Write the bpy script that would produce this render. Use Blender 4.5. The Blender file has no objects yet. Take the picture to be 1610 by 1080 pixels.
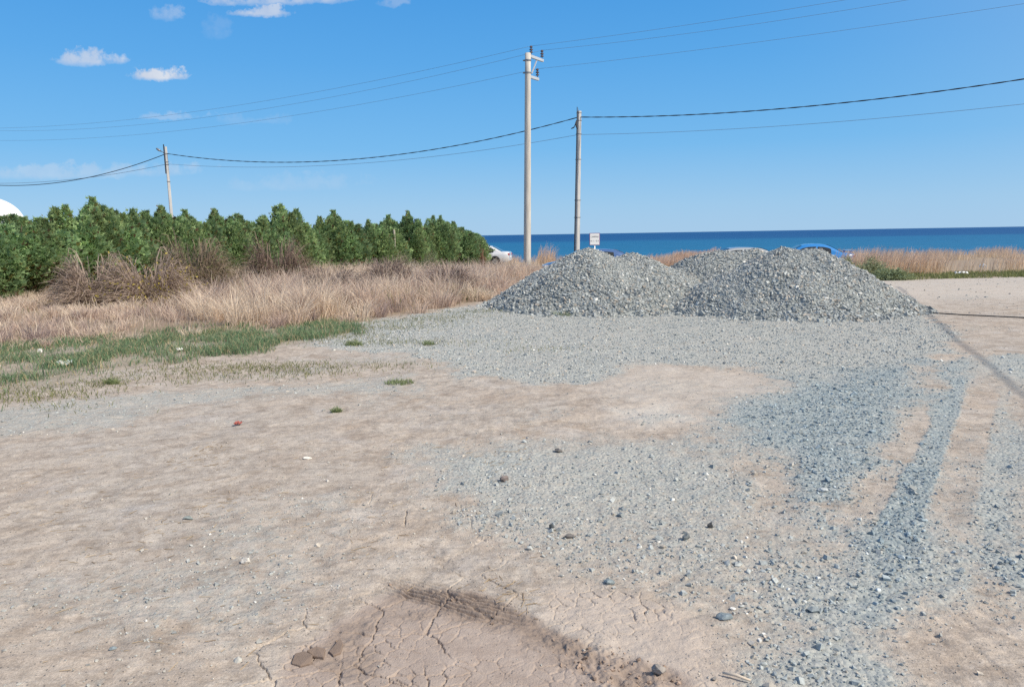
import bpy, math, random
import numpy as np
from mathutils import Matrix, Vector

random.seed(7)
RNG = np.random.default_rng(11)
scene = bpy.context.scene
COL = scene.collection

# ---------------------------------------------------------------- camera measurements
F = 1180.0                 # focal length in photo pixels (photo 1610 x 1080)
CAMZ = 1.65
PITCH = math.atan((540 - 369.4) / F)
ROLL = math.radians(-0.94)
RC = (Matrix.Rotation(math.radians(90) - PITCH, 3, 'X') @ Matrix.Rotation(ROLL, 3, 'Z'))

def ray(px, py):
    return RC @ Vector(((px - 805) / F, (540 - py) / F, -1.0))

def gp(px, py, z=0.0):
    """ground point (height z) seen at a photo pixel"""
    r = ray(px, py)
    t = (z - CAMZ) / r.z
    return Vector((r.x * t, r.y * t, z))

def at(px, py, depth):
    """point at distance `depth` along +Y seen at a photo pixel"""
    r = ray(px, py)
    t = depth / r.y
    return Vector((r.x * t, depth, CAMZ + r.z * t))

# ---------------------------------------------------------------- numpy noise
def _hash(ix, iy, seed):
    h = (ix.astype(np.int64) * 374761393 + iy.astype(np.int64) * 668265263 + seed * 1442695041) & 0xFFFFFFFF
    h = ((h ^ (h >> 13)) * 1274126177) & 0xFFFFFFFF
    h = (h ^ (h >> 16)) & 0xFFFFFFFF
    h = (h * 2246822519) & 0xFFFFFFFF
    h = (h ^ (h >> 15)) & 0xFFFFFFFF
    return h.astype(np.float64) / 4294967295.0

def vnoise(x, y, seed=0):
    x = np.asarray(x, float); y = np.asarray(y, float)
    ix = np.floor(x); iy = np.floor(y)
    fx = x - ix; fy = y - iy
    fx = fx * fx * fx * (fx * (fx * 6 - 15) + 10); fy = fy * fy * fy * (fy * (fy * 6 - 15) + 10)
    a = _hash(ix, iy, seed); b = _hash(ix + 1, iy, seed)
    c = _hash(ix, iy + 1, seed); d = _hash(ix + 1, iy + 1, seed)
    return (a * (1 - fx) + b * fx) * (1 - fy) + (c * (1 - fx) + d * fx) * fy

def fbm(x, y, seed=0, oct=4):
    s = 0; a = 0.5; n = 0
    for k in range(oct):
        s = s + a * vnoise(x * 2 ** k + 17.3 * k, y * 2 ** k - 9.1 * k, seed + k * 31)
        n += a; a *= 0.5
    return s / n * 2 - 1           # about -1..1

def sst(a, b, x):
    t = np.clip((x - a) / (b - a), 0, 1)
    return t * t * (3 - 2 * t)

def cells(x, y, seed):
    """distance between nearest and second nearest jittered cell centre -> 0 on the borders"""
    ix = np.floor(x); iy = np.floor(y)
    f1 = np.full(x.shape, 9.0); f2 = np.full(x.shape, 9.0)
    for dx in (-1, 0, 1):
        for dy in (-1, 0, 1):
            cx = ix + dx; cy = iy + dy
            px = cx + _hash(cx, cy, seed); py = cy + _hash(cx, cy, seed + 5)
            d = np.hypot(px - x, py - y)
            nf1 = np.minimum(f1, d)
            f2 = np.minimum(np.maximum(f1, d), f2)
            f1 = nf1
    return f2 - f1

def sdf(poly, x, y):
    """signed distance to polygon, positive inside"""
    d = np.full(x.shape, 1e9); ins = np.zeros(x.shape, bool)
    n = len(poly)
    for i in range(n):
        ax, ay = poly[i]; bx, by = poly[(i + 1) % n]
        ex, ey = bx - ax, by - ay
        t = np.clip(((x - ax) * ex + (y - ay) * ey) / (ex * ex + ey * ey + 1e-12), 0, 1)
        d = np.minimum(d, np.hypot(x - ax - t * ex, y - ay - t * ey))
        if ay != by:
            cr = ((ay > y) != (by > y)) & (x < (bx - ax) * (y - ay) / (by - ay) + ax)
            ins ^= cr
    return np.where(ins, d, -d)

def wpoly(pts):
    return [(gp(a, b).x, gp(a, b).y) for a, b in pts]

# ---------------------------------------------------------------- ground layout (measured in metres from the photo)
P_GRAVEL = wpoly([(480, 545), (560, 508), (650, 496), (760, 478), (900, 462), (1130, 470), (1400, 478), (1465, 505),
                  (1490, 545), (1470, 600), (1440, 650), (1405, 740), (1340, 810), (1250, 790), (1190, 700), (1150, 655),
                  (1245, 605), (1190, 582), (1060, 570), (1000, 578), (960, 598), (830, 602), (730, 588), (700, 566), (600, 552)])
P_DARK = wpoly([(1270, 600), (1360, 585), (1460, 575), (1455, 620), (1425, 690), (1390, 760), (1345, 800), (1270, 785), (1215, 720), (1150, 690), (1140, 655)])
P_FINE = wpoly([(650, 705), (800, 690), (1000, 690), (1160, 690), (1260, 790), (1350, 830), (1300, 960), (1240, 1100),
                (1150, 1100), (1120, 1000), (1040, 950), (940, 925), (830, 900), (720, 860), (690, 790)])
P_COARSE = wpoly([(720, 790), (900, 830), (1100, 850), (1280, 850), (1400, 830), (1350, 960), (1300, 1120), (1150, 1120), (1130, 1010),
                  (1040, 945), (930, 920), (800, 895), (720, 865)])
P_TRACK = wpoly([(1500, 580), (1530, 600), (1500, 690), (1480, 760), (1440, 860), (1400, 980), (1340, 980), (1385, 860), (1430, 740), (1470, 660)])
P_RIGHT = wpoly([(1500, 560), (1700, 560), (1850, 800), (1900, 1100), (1620, 1020), (1480, 960), (1400, 1120), (1120, 1120), (1230, 900), (1330, 800), (1450, 740), (1490, 640)])
P_RSTONE = wpoly([(1490, 868), (1560, 866), (1640, 880), (1700, 960), (1600, 960), (1540, 910)])
P_TAN = wpoly([(1000, 575), (1180, 585), (1250, 606), (1150, 650), (1000, 640), (940, 612)])
P_PALE = wpoly([(960, 640), (1060, 640), (1080, 665), (1000, 672), (950, 660)])
P_GREY_L = wpoly([(-200, 650), (0, 640), (250, 612), (520, 600), (660, 590), (640, 620), (430, 625), (230, 645), (180, 668), (0, 690), (-200, 710)])
P_MUD = wpoly([(430, 1100), (470, 1020), (550, 968), (630, 925), (740, 935), (850, 982), (950, 1025), (1060, 1050), (1120, 1100)])
P_MUDDK = wpoly([(500, 1040), (520, 990), (590, 955), (620, 922), (700, 932), (790, 950), (930, 985), (990, 1020), (1060, 1055), (1090, 1090),
                 (960, 1085), (880, 1040), (800, 1000), (700, 965), (620, 975), (570, 1000), (600, 1060), (560, 1075)])
P_STREAK = wpoly([(600, 916), (660, 920), (740, 936), (850, 980), (905, 1004), (960, 1040), (900, 1030), (800, 990), (700, 955), (640, 938)])
P_CLOD = wpoly([(860, 1000), (960, 1015), (1050, 1050), (1090, 1110), (960, 1110), (900, 1050)])
P_CRUST = wpoly([(860, 925), (1000, 935), (1120, 990), (1150, 1100), (1050, 1100), (950, 1020), (850, 975)])
P_GREEN = wpoly([(-250, 690), (-60, 650), (0, 622), (110, 600), (190, 583), (330, 562), (440, 545), (520, 530), (562, 522), (556, 506), (470, 502),
                 (340, 514), (200, 530), (0, 545), (-250, 560)])
P_FIELD = [tuple(v) for v in wpoly([(-250, 560), (0, 552), (150, 540), (300, 527), (420, 515), (560, 504), (660, 491), (760, 474), (800, 455)])] + \
          [(0.9, 30.0), (2.3, 36.5), (-2.0, 46.0), (-4.5, 50.0), (-17.0, 23.0), (-30.0, 16.0)]
P_TYRE = wpoly([(1490, 940), (1600, 930), (1660, 1100), (1500, 1110)])

R_A = gp(600, 915); R_B = gp(940, 1000)          # rut in the mud
RUTD = (Vector((R_B.x, R_B.y)) - Vector((R_A.x, R_A.y))).normalized()

# straight wheel tracks on the right: +1 pressed blue grit, -1 bare tan dust
TRACKS = [((1468, 640), (1265, 930), 0.17, -1.0), ((1500, 610), (1335, 990), 0.15, 1.0), ((1548, 600), (1445, 930), 0.15, -0.9), ((1585, 620), (1555, 900), 0.13, 0.6),
          ((1250, 700), (1120, 1000), 0.12, -0.55), ((1330, 800), (1225, 1060), 0.14, 0.7), ((1100, 640), (560, 700), 0.10, -0.5), ((0, 790), (300, 650), 0.10, -0.6), ((60, 830), (380, 655), 0.09, 0.35)]

def masks(x, y):
    """material layout: dict of 0..1 arrays"""
    wx = x + 0.22 * fbm(x * 1.1, y * 1.1, 3) + 0.06 * fbm(x * 5, y * 5, 8)
    wy = y + 0.30 * fbm(x * 1.1, y * 1.1, 4) + 0.07 * fbm(x * 5, y * 5, 9)
    n1 = fbm(x * 0.8, y * 0.8, 21); n2 = fbm(x * 3.1, y * 3.1, 22)
    m = {}
    fx = x + 0.05 * fbm(x * 4, y * 4, 31) + 0.015 * fbm(x * 22, y * 22, 32); fy = y + 0.04 * fbm(x * 4, y * 4, 33) + 0.015 * fbm(x * 22, y * 22, 34)
    def pm(poly, soft, bias=0.0, wob=0.0, fine=False):
        d = (sdf(poly, fx, fy) if fine else sdf(poly, wx, wy)) + bias + wob * n2
        return sst(-soft, soft, d)
    g = pm(P_GRAVEL, 0.45, 0.05, 0.4) * (0.82 + 0.25 * n2)
    tan = pm(P_TAN, 0.25)
    g = g * (1 - 0.9 * tan)
    dk = pm(P_DARK, 0.6, 0.1, 0.3)
    fine = pm(P_FINE, 0.45, 0.0, 0.30) * (0.60 + 0.25 * n1)
    tu = x * 0.55 + y * 0.835; tv = x * 0.835 - y * 0.55      # wheel tracks run this way
    stk = fbm(tu * 0.35, tv * 2.6, 47)
    tr = pm(P_TRACK, 0.16, 0.0, 0.06, True) * (0.8 + 0.4 * stk)
    lines = np.zeros_like(x); m['rutline'] = np.zeros_like(x)
    for (ax, ay), (bx_, by_), w, k in TRACKS:
        A = gp(ax, ay); B = gp(bx_, by_); ex, ey = B.x - A.x, B.y - A.y; L2 = ex * ex + ey * ey; Ln = math.sqrt(L2)
        t = ((x - A.x) * ex + (y - A.y) * ey) / L2
        dd = np.abs((x - A.x) * ey - (y - A.y) * ex) / Ln + 0.07 * fbm(x * 2.3, y * 2.3, 48) + 0.05 * fbm(x * 11, y * 11, 49)
        band = (1 - sst(w * 0.1, w * 1.7, dd)) * sst(-0.15, 0.2, t) * (1 - sst(0.6, 1.25, t)) * np.clip(0.72 + 0.8 * fbm(x * 0.9 + 3, y * 0.9, 50), 0, 1)
        lines = np.where(np.abs(band * k) > np.abs(lines), band * k, lines); m['rutline'] = np.maximum(m['rutline'], band)
    rt = pm(P_RIGHT, 0.5, 0.1, 0.5) * np.clip(0.50 + 0.8 * stk, 0.12, 0.9)
    gl = pm(P_GREY_L, 0.35, 0, 0.25) * 0.55
    co = pm(P_COARSE, 0.2, 0.0, 0.15)
    rs = pm(P_RSTONE, 0.15, 0, 0.12)
    pale = pm(P_PALE, 0.25)
    scat = np.clip(fbm(x * 0.75 + 5, y * 0.9, 41) * 1.8 - 0.15, 0, 1) * 0.38 * sst(1.5, 3, y) * (1 - sst(24, 30, y))
    m['gravel'] = np.clip(np.maximum.reduce([g, dk, fine, tr, rt, gl, rs * 0.8, scat, pale * 0.5]), 0, 1)
    m['gravel'] = np.clip(m['gravel'] * (1 - 0.70 * np.clip(-lines, 0, 1)) + 0.42 * np.clip(lines, 0, 1), 0, 1)
    m['dark'] = np.clip(0.22 * np.clip(lines, 0, 1) + dk * (1 - 0.8 * np.clip(-lines, 0, 1)) + 0.55 * tr + rs * 0.4 + 0.3 * rt, 0, 1)
    m['coarse'] = np.clip(np.maximum.reduce([g * 0.9, dk, co * 0.75, tr * 0.6, rs]), 0, 1)
    m['pale'] = np.clip(pale + pm(P_TAN, 0.3) * 0.4 + sst(15, 19, y) * sst(4, 8, x) * 0.6, 0, 1)
    mud = pm(P_MUD, 0.05, 0.0, 0.02, True)
    m['mud'] = mud
    m['muddark'] = pm(P_MUDDK, 0.035, 0.0, 0.03, True) * mud * (0.55 + 0.45 * sst(-0.3, 0.3, fbm(x * 7, y * 11, 35)))
    m['muddark'] = np.clip(m['muddark'] * 0.75 + 0.6 * pm(P_STREAK, 0.03, 0.0, 0.02, True), 0, 1)
    m['crust'] = np.maximum(mud * (1 - m['muddark']), pm(P_CRUST, 0.08, 0, 0, True))
    m['clod'] = pm(P_CLOD, 0.06, 0.0, 0.05, True)
    m['gravel'] = m['gravel'] * (1 - mud) * (1 - 0.85 * m['crust'])
    gr = pm(P_GREEN, 0.3, 0.0, 0.45)
    m['green'] = gr
    m['field'] = sst(-0.4, 0.4, sdf(P_FIELD, wx, wy))
    far = sst(25.5, 27.5, y + 0.8 * n1 - 0.10 * (x - 15)) * sst(2.0, 6.0, x) * (1 - sst(36, 37.5, y) * (1 - sst(13, 15, x))) + sst(47, 48.5, y)
    m['far'] = np.clip(far, 0, 1)
    m['tyre'] = pm(P_TYRE, 0.1)
    return m

def height(x, y, m=None):
    x = np.asarray(x, float); y = np.asarray(y, float)
    z = -0.42 * sst(20, 37, y) - 0.10 * sst(37, 55, y) - 13.0 * sst(60, 74, y)
    z = z + 0.035 * fbm(x * 0.35, y * 0.35, 61) * sst(2, 8, y) + 0.006 * fbm(x * 2.6, y * 2.6, 62)
    if m is not None:
        z = z - 0.012 * m['rutline'] + m['gravel'] * (0.010 * fbm(x * 9, y * 9, 63)) + (0.010 * fbm(x * 9, y * 12, 68, 4) + 0.006 * np.abs(fbm(x * 3.1, y * 4.5, 69, 3))) * (1 - m['mud']) * (1 - sst(12, 20, y))
        # cracked clay, rut grooves, clods and tyre bars near the camera
        near = (y < 5.2) & (np.abs(x) < 3.2)
        if near.any():
            xn = x[near]; yn = y[near]
            mm = {k: v[near] for k, v in m.items()}
            wx = xn + 0.03 * fbm(xn * 9, yn * 9, 71) + 0.008 * fbm(xn * 45, yn * 45, 64); wy = yn + 0.03 * fbm(xn * 9, yn * 9, 72) + 0.008 * fbm(xn * 45, yn * 45, 65)
            c = cells(wx * 14.0, wy * 14.0, 73)
            gate = sst(-0.2, 0.2, fbm(xn * 2.3, yn * 2.3, 74)) * 0.85 + 0.15
            crack = (1 - sst(0.025, 0.095, c)) * (0.35 + 0.65 * sst(-0.2, 0.3, fbm(xn * 5, yn * 5, 66))) * np.clip(mm['crust'] + 0.12, 0, 1) * gate
            c2 = cells(wx * 3.4 + 4, wy * 3.4, 75)
            crack2 = (1 - sst(0.008, 0.032, c2)) * sst(0.0, 0.35, fbm(xn * 1.4, yn * 1.4, 79)) * (1 - mm['gravel'])
            dz = -0.012 * crack - 0.012 * crack2
            u = (xn - R_A.x) * RUTD.x + (yn - R_A.y) * RUTD.y
            v = -(xn - R_A.x) * RUTD.y + (yn - R_A.y) * RUTD.x
            v = v + 0.025 * fbm(u * 4, v * 4, 76)
            groove = np.sin(v / 0.028 * 2 * math.pi + 2.5 * fbm(u * 3, v * 12, 77)) * (1 - sst(0.07, 0.12, np.abs(v - 0.01))) * sst(-0.05, 0.1, u) * (1 - sst(0.55, 0.9, u))
            dz += 0.011 * groove * np.clip(mm['mud'] + 0.4, 0, 1)
            dz += -0.004 * mm['muddark'] + 0.012 * mm['muddark'] * fbm(xn * 22, yn * 30, 78)
            dz += 0.024 * mm['clod'] * np.clip(fbm(xn * 24, yn * 24, 80, 3) + 0.15, -0.3, 1)
            bars = sst(0.80, 1.0, np.sin(xn / 0.105 * 2 * math.pi + 0.9 * fbm(xn * 2, yn * 1, 81)))
            dz += -0.008 * mm['tyre'] * bars * sst(-0.3, 0.3, fbm(xn * 6, yn * 3, 82))
            z = z.copy(); z[near] += dz
    return z

def gz(x, y):
    return float(height(np.array([x]), np.array([y]))[0])

# ---------------------------------------------------------------- mesh helpers
def link(o, parent=None):
    COL.objects.link(o)
    if parent is not None:
        o.parent = parent
    return o

def raw_mesh(name, V, Fc, mat, parent=None, cols=None, smooth=False, attr='tint', loc=None):
    """V (n,3) array, Fc (m,k) int array or list of arrays of different k"""
    me = bpy.data.meshes.new(name)
    V = np.asarray(V, np.float32)
    groups = Fc if isinstance(Fc, list) else [Fc]
    groups = [np.asarray(g, np.int32) for g in groups if len(g)]
    me.vertices.add(len(V)); me.vertices.foreach_set('co', V.ravel())
    loops = np.concatenate([g.ravel() for g in groups])
    sizes = np.concatenate([np.full(len(g), g.shape[1], np.int32) for g in groups])
    starts = np.concatenate([[0], np.cumsum(sizes)[:-1]]).astype(np.int32)
    me.loops.add(len(loops)); me.loops.foreach_set('vertex_index', loops)
    me.polygons.add(len(sizes)); me.polygons.foreach_set('loop_start', starts)
    me.polygons.foreach_set('use_smooth', np.full(len(sizes), smooth, bool))
    me.update(calc_edges=True); me.validate()
    if cols is not None:
        items = cols if isinstance(cols, dict) else {attr: cols}
        for k, c in items.items():
            a = me.color_attributes.new(k, 'FLOAT_COLOR', 'POINT')
            c = np.asarray(c, np.float32)
            if c.shape[1] == 3:
                c = np.concatenate([c, np.ones((len(c), 1), np.float32)], 1)
            a.data.foreach_set('color', c.ravel())
    for mt in (mat if isinstance(mat, (list, tuple)) else [mat]):
        me.materials.append(mt)
    o = bpy.data.objects.new(name, me)
    if loc is not None:
        o.location = loc
    return link(o, parent)

class MB:
    """collects boxes, tubes and lofts, then links them as one mesh"""
    def __init__(s):
        s.v = []; s.f = []
    def add(s, V, Fc):
        b = len(s.v); s.v += [tuple(p) for p in V]; s.f += [tuple(b + i for i in f) for f in Fc]
    def box(s, c, d, rz=0.0, taper=1.0):
        cx, cy, cz = c; x, y, z = d[0] / 2, d[1] / 2, d[2] / 2
        ca, sa = math.cos(rz), math.sin(rz)
        V = []
        for zz, k in ((-z, 1.0), (z, taper)):
            for a, b in ((-x, -y), (x, -y), (x, y), (-x, y)):
                a *= k; b *= k
                V.append((cx + a * ca - b * sa, cy + a * sa + b * ca, cz + zz))
        s.add(V, [(0, 3, 2, 1), (4, 5, 6, 7), (0, 1, 5, 4), (1, 2, 6, 5), (2, 3, 7, 6), (3, 0, 4, 7)])
    def bar(s, a, b, w, h):
        a = Vector(a); b = Vector(b); d = (b - a).normalized()
        up = Vector((0, 0, 1)) if abs(d.z) < 0.95 else Vector((1, 0, 0))
        sx = d.cross(up).normalized(); uz = sx.cross(d)
        V = [p + sx * i * w / 2 + uz * j * h / 2 for p in (a, b) for i, j in ((-1, -1), (1, -1), (1, 1), (-1, 1))]
        s.add(V, [(0, 1, 2, 3), (7, 6, 5, 4), (0, 4, 5, 1), (1, 5, 6, 2), (2, 6, 7, 3), (3, 7, 4, 0)])
    def tube(s, pts, rad, n=8, caps=True):
        pts = [Vector(p) for p in pts]
        if not isinstance(rad, (list, tuple)):
            rad = [rad] * len(pts)
        V = []; Fc = []
        for i, p in enumerate(pts):
            d = (pts[min(i + 1, len(pts) - 1)] - pts[max(i - 1, 0)]).normalized()
            up = Vector((0, 0, 1)) if abs(d.z) < 0.9 else Vector((1, 0, 0))
            sx = d.cross(up).normalized(); uz = sx.cross(d)
            for k in range(n):
                a = 2 * math.pi * k / n
                V.append(p + (sx * math.cos(a) + uz * math.sin(a)) * rad[i])
        for i in range(len(pts) - 1):
            for k in range(n):
                Fc.append((i * n + k, i * n + (k + 1) % n, (i + 1) * n + (k + 1) % n, (i + 1) * n + k))
        if caps:
            Fc.append(tuple(range(n - 1, -1, -1))); Fc.append(tuple((len(pts) - 1) * n + k for k in range(n)))
        s.add(V, Fc)
    def lathe(s, prof, c=(0, 0, 0), n=16, axis='z'):
        V = []; Fc = []
        for r, z in prof:
            for k in range(n):
                a = 2 * math.pi * k / n
                if axis == 'z':
                    V.append((c[0] + r * math.cos(a), c[1] + r * math.sin(a), c[2] + z))
                else:
                    V.append((c[0] + r * math.cos(a), c[1] + z, c[2] + r * math.sin(a)))
        m = len(prof)
        for i in range(m - 1):
            for k in range(n):
                q = (i * n + k, i * n + (k + 1) % n, (i + 1) * n + (k + 1) % n, (i + 1) * n + k)
                Fc.append(q if axis == 'z' else q[::-1])
        Fc.append(tuple(range(n - 1, -1, -1))); Fc.append(tuple((m - 1) * n + k for k in range(n)))
        s.add(V, Fc)
    def grid(s, rows):
        """rows of equal length points -> quads"""
        n = len(rows[0]); V = [p for r in rows for p in r]
        Fc = [(i * n + k, i * n + k + 1, (i + 1) * n + k + 1, (i + 1) * n + k) for i in range(len(rows) - 1) for k in range(n - 1)]
        s.add(V, Fc)
    def build(s, name, mat, parent=None, smooth=False, bevel=0.0, loc=None, subsurf=0):
        me = bpy.data.meshes.new(name)
        me.from_pydata([tuple(p) for p in s.v], [], s.f); me.update()
        me.materials.append(mat)
        if smooth:
            me.polygons.foreach_set('use_smooth', [True] * len(me.polygons))
        o = bpy.data.objects.new(name, me)
        if loc is not None:
            o.location = loc
        link(o, parent)
        if bevel:
            b = o.modifiers.new('bevel', 'BEVEL'); b.width = bevel; b.segments = 2; b.limit_method = 'ANGLE'
        if subsurf:
            b = o.modifiers.new('sub', 'SUBSURF'); b.levels = subsurf; b.render_levels = subsurf
        return o

def tag(o, label=None, cat=None, group=None, kind=None):
    if label: o['label'] = label
    if cat: o['category'] = cat
    if group: o['group'] = group
    if kind: o['kind'] = kind
    return o

def empty(name, loc, rz=0.0):
    o = bpy.data.objects.new(name, None)
    o.empty_display_size = 0.3
    o.location = loc; o.rotation_euler = (0, 0, rz)
    return link(o)

def copy_tree(o, parent=None):
    c = o.copy(); COL.objects.link(c); c.parent = parent
    for ch in [k for k in bpy.data.objects if k.parent == o]:
        copy_tree(ch, c)
    return c

# ---------------------------------------------------------------- materials
def new_mat(name):
    m = bpy.data.materials.new(name); m.use_nodes = True
    nt = m.node_tree; nt.nodes.clear()
    out = nt.nodes.new('ShaderNodeOutputMaterial')
    return m, nt, out

class NT:
    def __init__(s, nt): s.nt = nt
    def n(s, t, **kw):
        o = s.nt.nodes.new(t)
        for k, v in kw.items(): setattr(o, k, v)
        return o
    def l(s, a, b): s.nt.links.new(a, b)
    def noise(s, vec, scale, detail=4, rough=0.55, dist=0.0):
        o = s.n('ShaderNodeTexNoise'); o.inputs['Scale'].default_value = scale
        o.inputs['Detail'].default_value = detail; o.inputs['Roughness'].default_value = rough; o.inputs['Distortion'].default_value = dist
        if vec is not None: s.l(vec, o.inputs['Vector'])
        return o.outputs['Fac']
    def voro(s, vec, scale, feature='F1'):
        o = s.n('ShaderNodeTexVoronoi', feature=feature); o.inputs['Scale'].default_value = scale
        s.l(vec, o.inputs['Vector']); return o
    def ramp(s, fac, stops, interp='LINEAR'):
        o = s.n('ShaderNodeValToRGB'); e = o.color_ramp.elements; o.color_ramp.interpolation = interp
        while len(e) < len(stops): e.new(0.5)
        for i, (p, c) in enumerate(stops):
            e[i].position = p; e[i].color = (c[0], c[1], c[2], 1) if not isinstance(c, (int, float)) else (c, c, c, 1)
        s.l(fac, o.inputs[0]); return o.outputs[0]
    def mix(s, fac, a, b, blend='MIX'):
        o = s.n('ShaderNodeMix', data_type='RGBA', blend_type=blend)
        for sock, v in ((o.inputs['Factor'], fac), (o.inputs[6], a), (o.inputs[7], b)):
            if isinstance(v, (int, float)): sock.default_value = v
            elif isinstance(v, tuple): sock.default_value = (v[0], v[1], v[2], 1)
            else: s.l(v, sock)
        return o.outputs[2]
    def math(s, op, a, b=0.0, c=0.0, clamp=False):
        o = s.n('ShaderNodeMath', operation=op); o.use_clamp = clamp
        for i, v in enumerate((a, b, c)):
            if isinstance(v, (int, float)): o.inputs[i].default_value = v
            else: s.l(v, o.inputs[i])
        return o.outputs[0]
    def pos(s): return s.n('ShaderNodeNewGeometry').outputs['Position']
    def obj(s): return s.n('ShaderNodeTexCoord').outputs['Object']
    def bsdf(s, out, col, rough=0.8, spec=0.3, metal=0.0, normal=None, **kw):
        b = s.n('ShaderNodeBsdfPrincipled')
        if isinstance(col, tuple): b.inputs['Base Color'].default_value = (col[0], col[1], col[2], 1)
        else: s.l(col, b.inputs['Base Color'])
        if isinstance(rough, (int, float)): b.inputs['Roughness'].default_value = rough
        else: s.l(rough, b.inputs['Roughness'])
        b.inputs['Specular IOR Level'].default_value = spec
        b.inputs['Metallic'].default_value = metal
        for k, v in kw.items(): b.inputs[k.replace('_', ' ')].default_value = v
        if normal is not None: s.l(normal, b.inputs['Normal'])
        s.l(b.outputs[0], out.inputs['Surface']); return b
    def bump(s, h, strength=0.5, dist=0.01, normal=None):
        o = s.n('ShaderNodeBump'); o.inputs['Strength'].default_value = strength; o.inputs['Distance'].default_value = dist
        s.l(h, o.inputs['Height'])
        if normal is not None: s.l(normal, o.inputs['Normal'])
        return o.outputs[0]

def simple(name, col, rough=0.7, spec=0.3, metal=0.0, var=0.12, scale=8.0, bump=0.0, **kw):
    m, nt, out = new_mat(name); N = NT(nt)
    f = N.noise(N.obj(), scale, 5, 0.6)
    c = N.mix(f, tuple(v * (1 - var) for v in col), tuple(min(1, v * (1 + var)) for v in col))
    nrm = N.bump(N.noise(N.obj(), scale * 6, 4), bump, 0.01) if bump else None
    N.bsdf(out, c, rough, spec, metal, nrm, **kw)
    return m

def tint_mat(name, rough=0.85, spec=0.2, transl=0.0, var=0.0, scale=40, bump=0.0):
    """colour from the mesh's own 'tint' attribute"""
    m, nt, out = new_mat(name); N = NT(nt)
    a = N.n('ShaderNodeAttribute'); a.attribute_name = 'tint'
    c = a.outputs['Color']
    if var:
        f = N.noise(N.pos(), scale, 3)
        c = N.mix(1.0, c, N.ramp(f, [(0.3, 1 - var), (0.7, 1 + var)]), 'MULTIPLY')
    nrm = N.bump(N.noise(N.pos(), scale * 2, 3), bump, 0.006) if bump else None
    b = N.bsdf(out, c, rough, spec, 0.0, nrm)
    if transl:
        t = N.n('ShaderNodeBsdfTranslucent'); N.l(c, t.inputs['Color'])
        mx = N.n('ShaderNodeMixShader'); mx.inputs[0].default_value = transl
        N.l(b.outputs[0], mx.inputs[1]); N.l(t.outputs[0], mx.inputs[2]); N.l(mx.outputs[0], out.inputs['Surface'])
    return m

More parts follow.
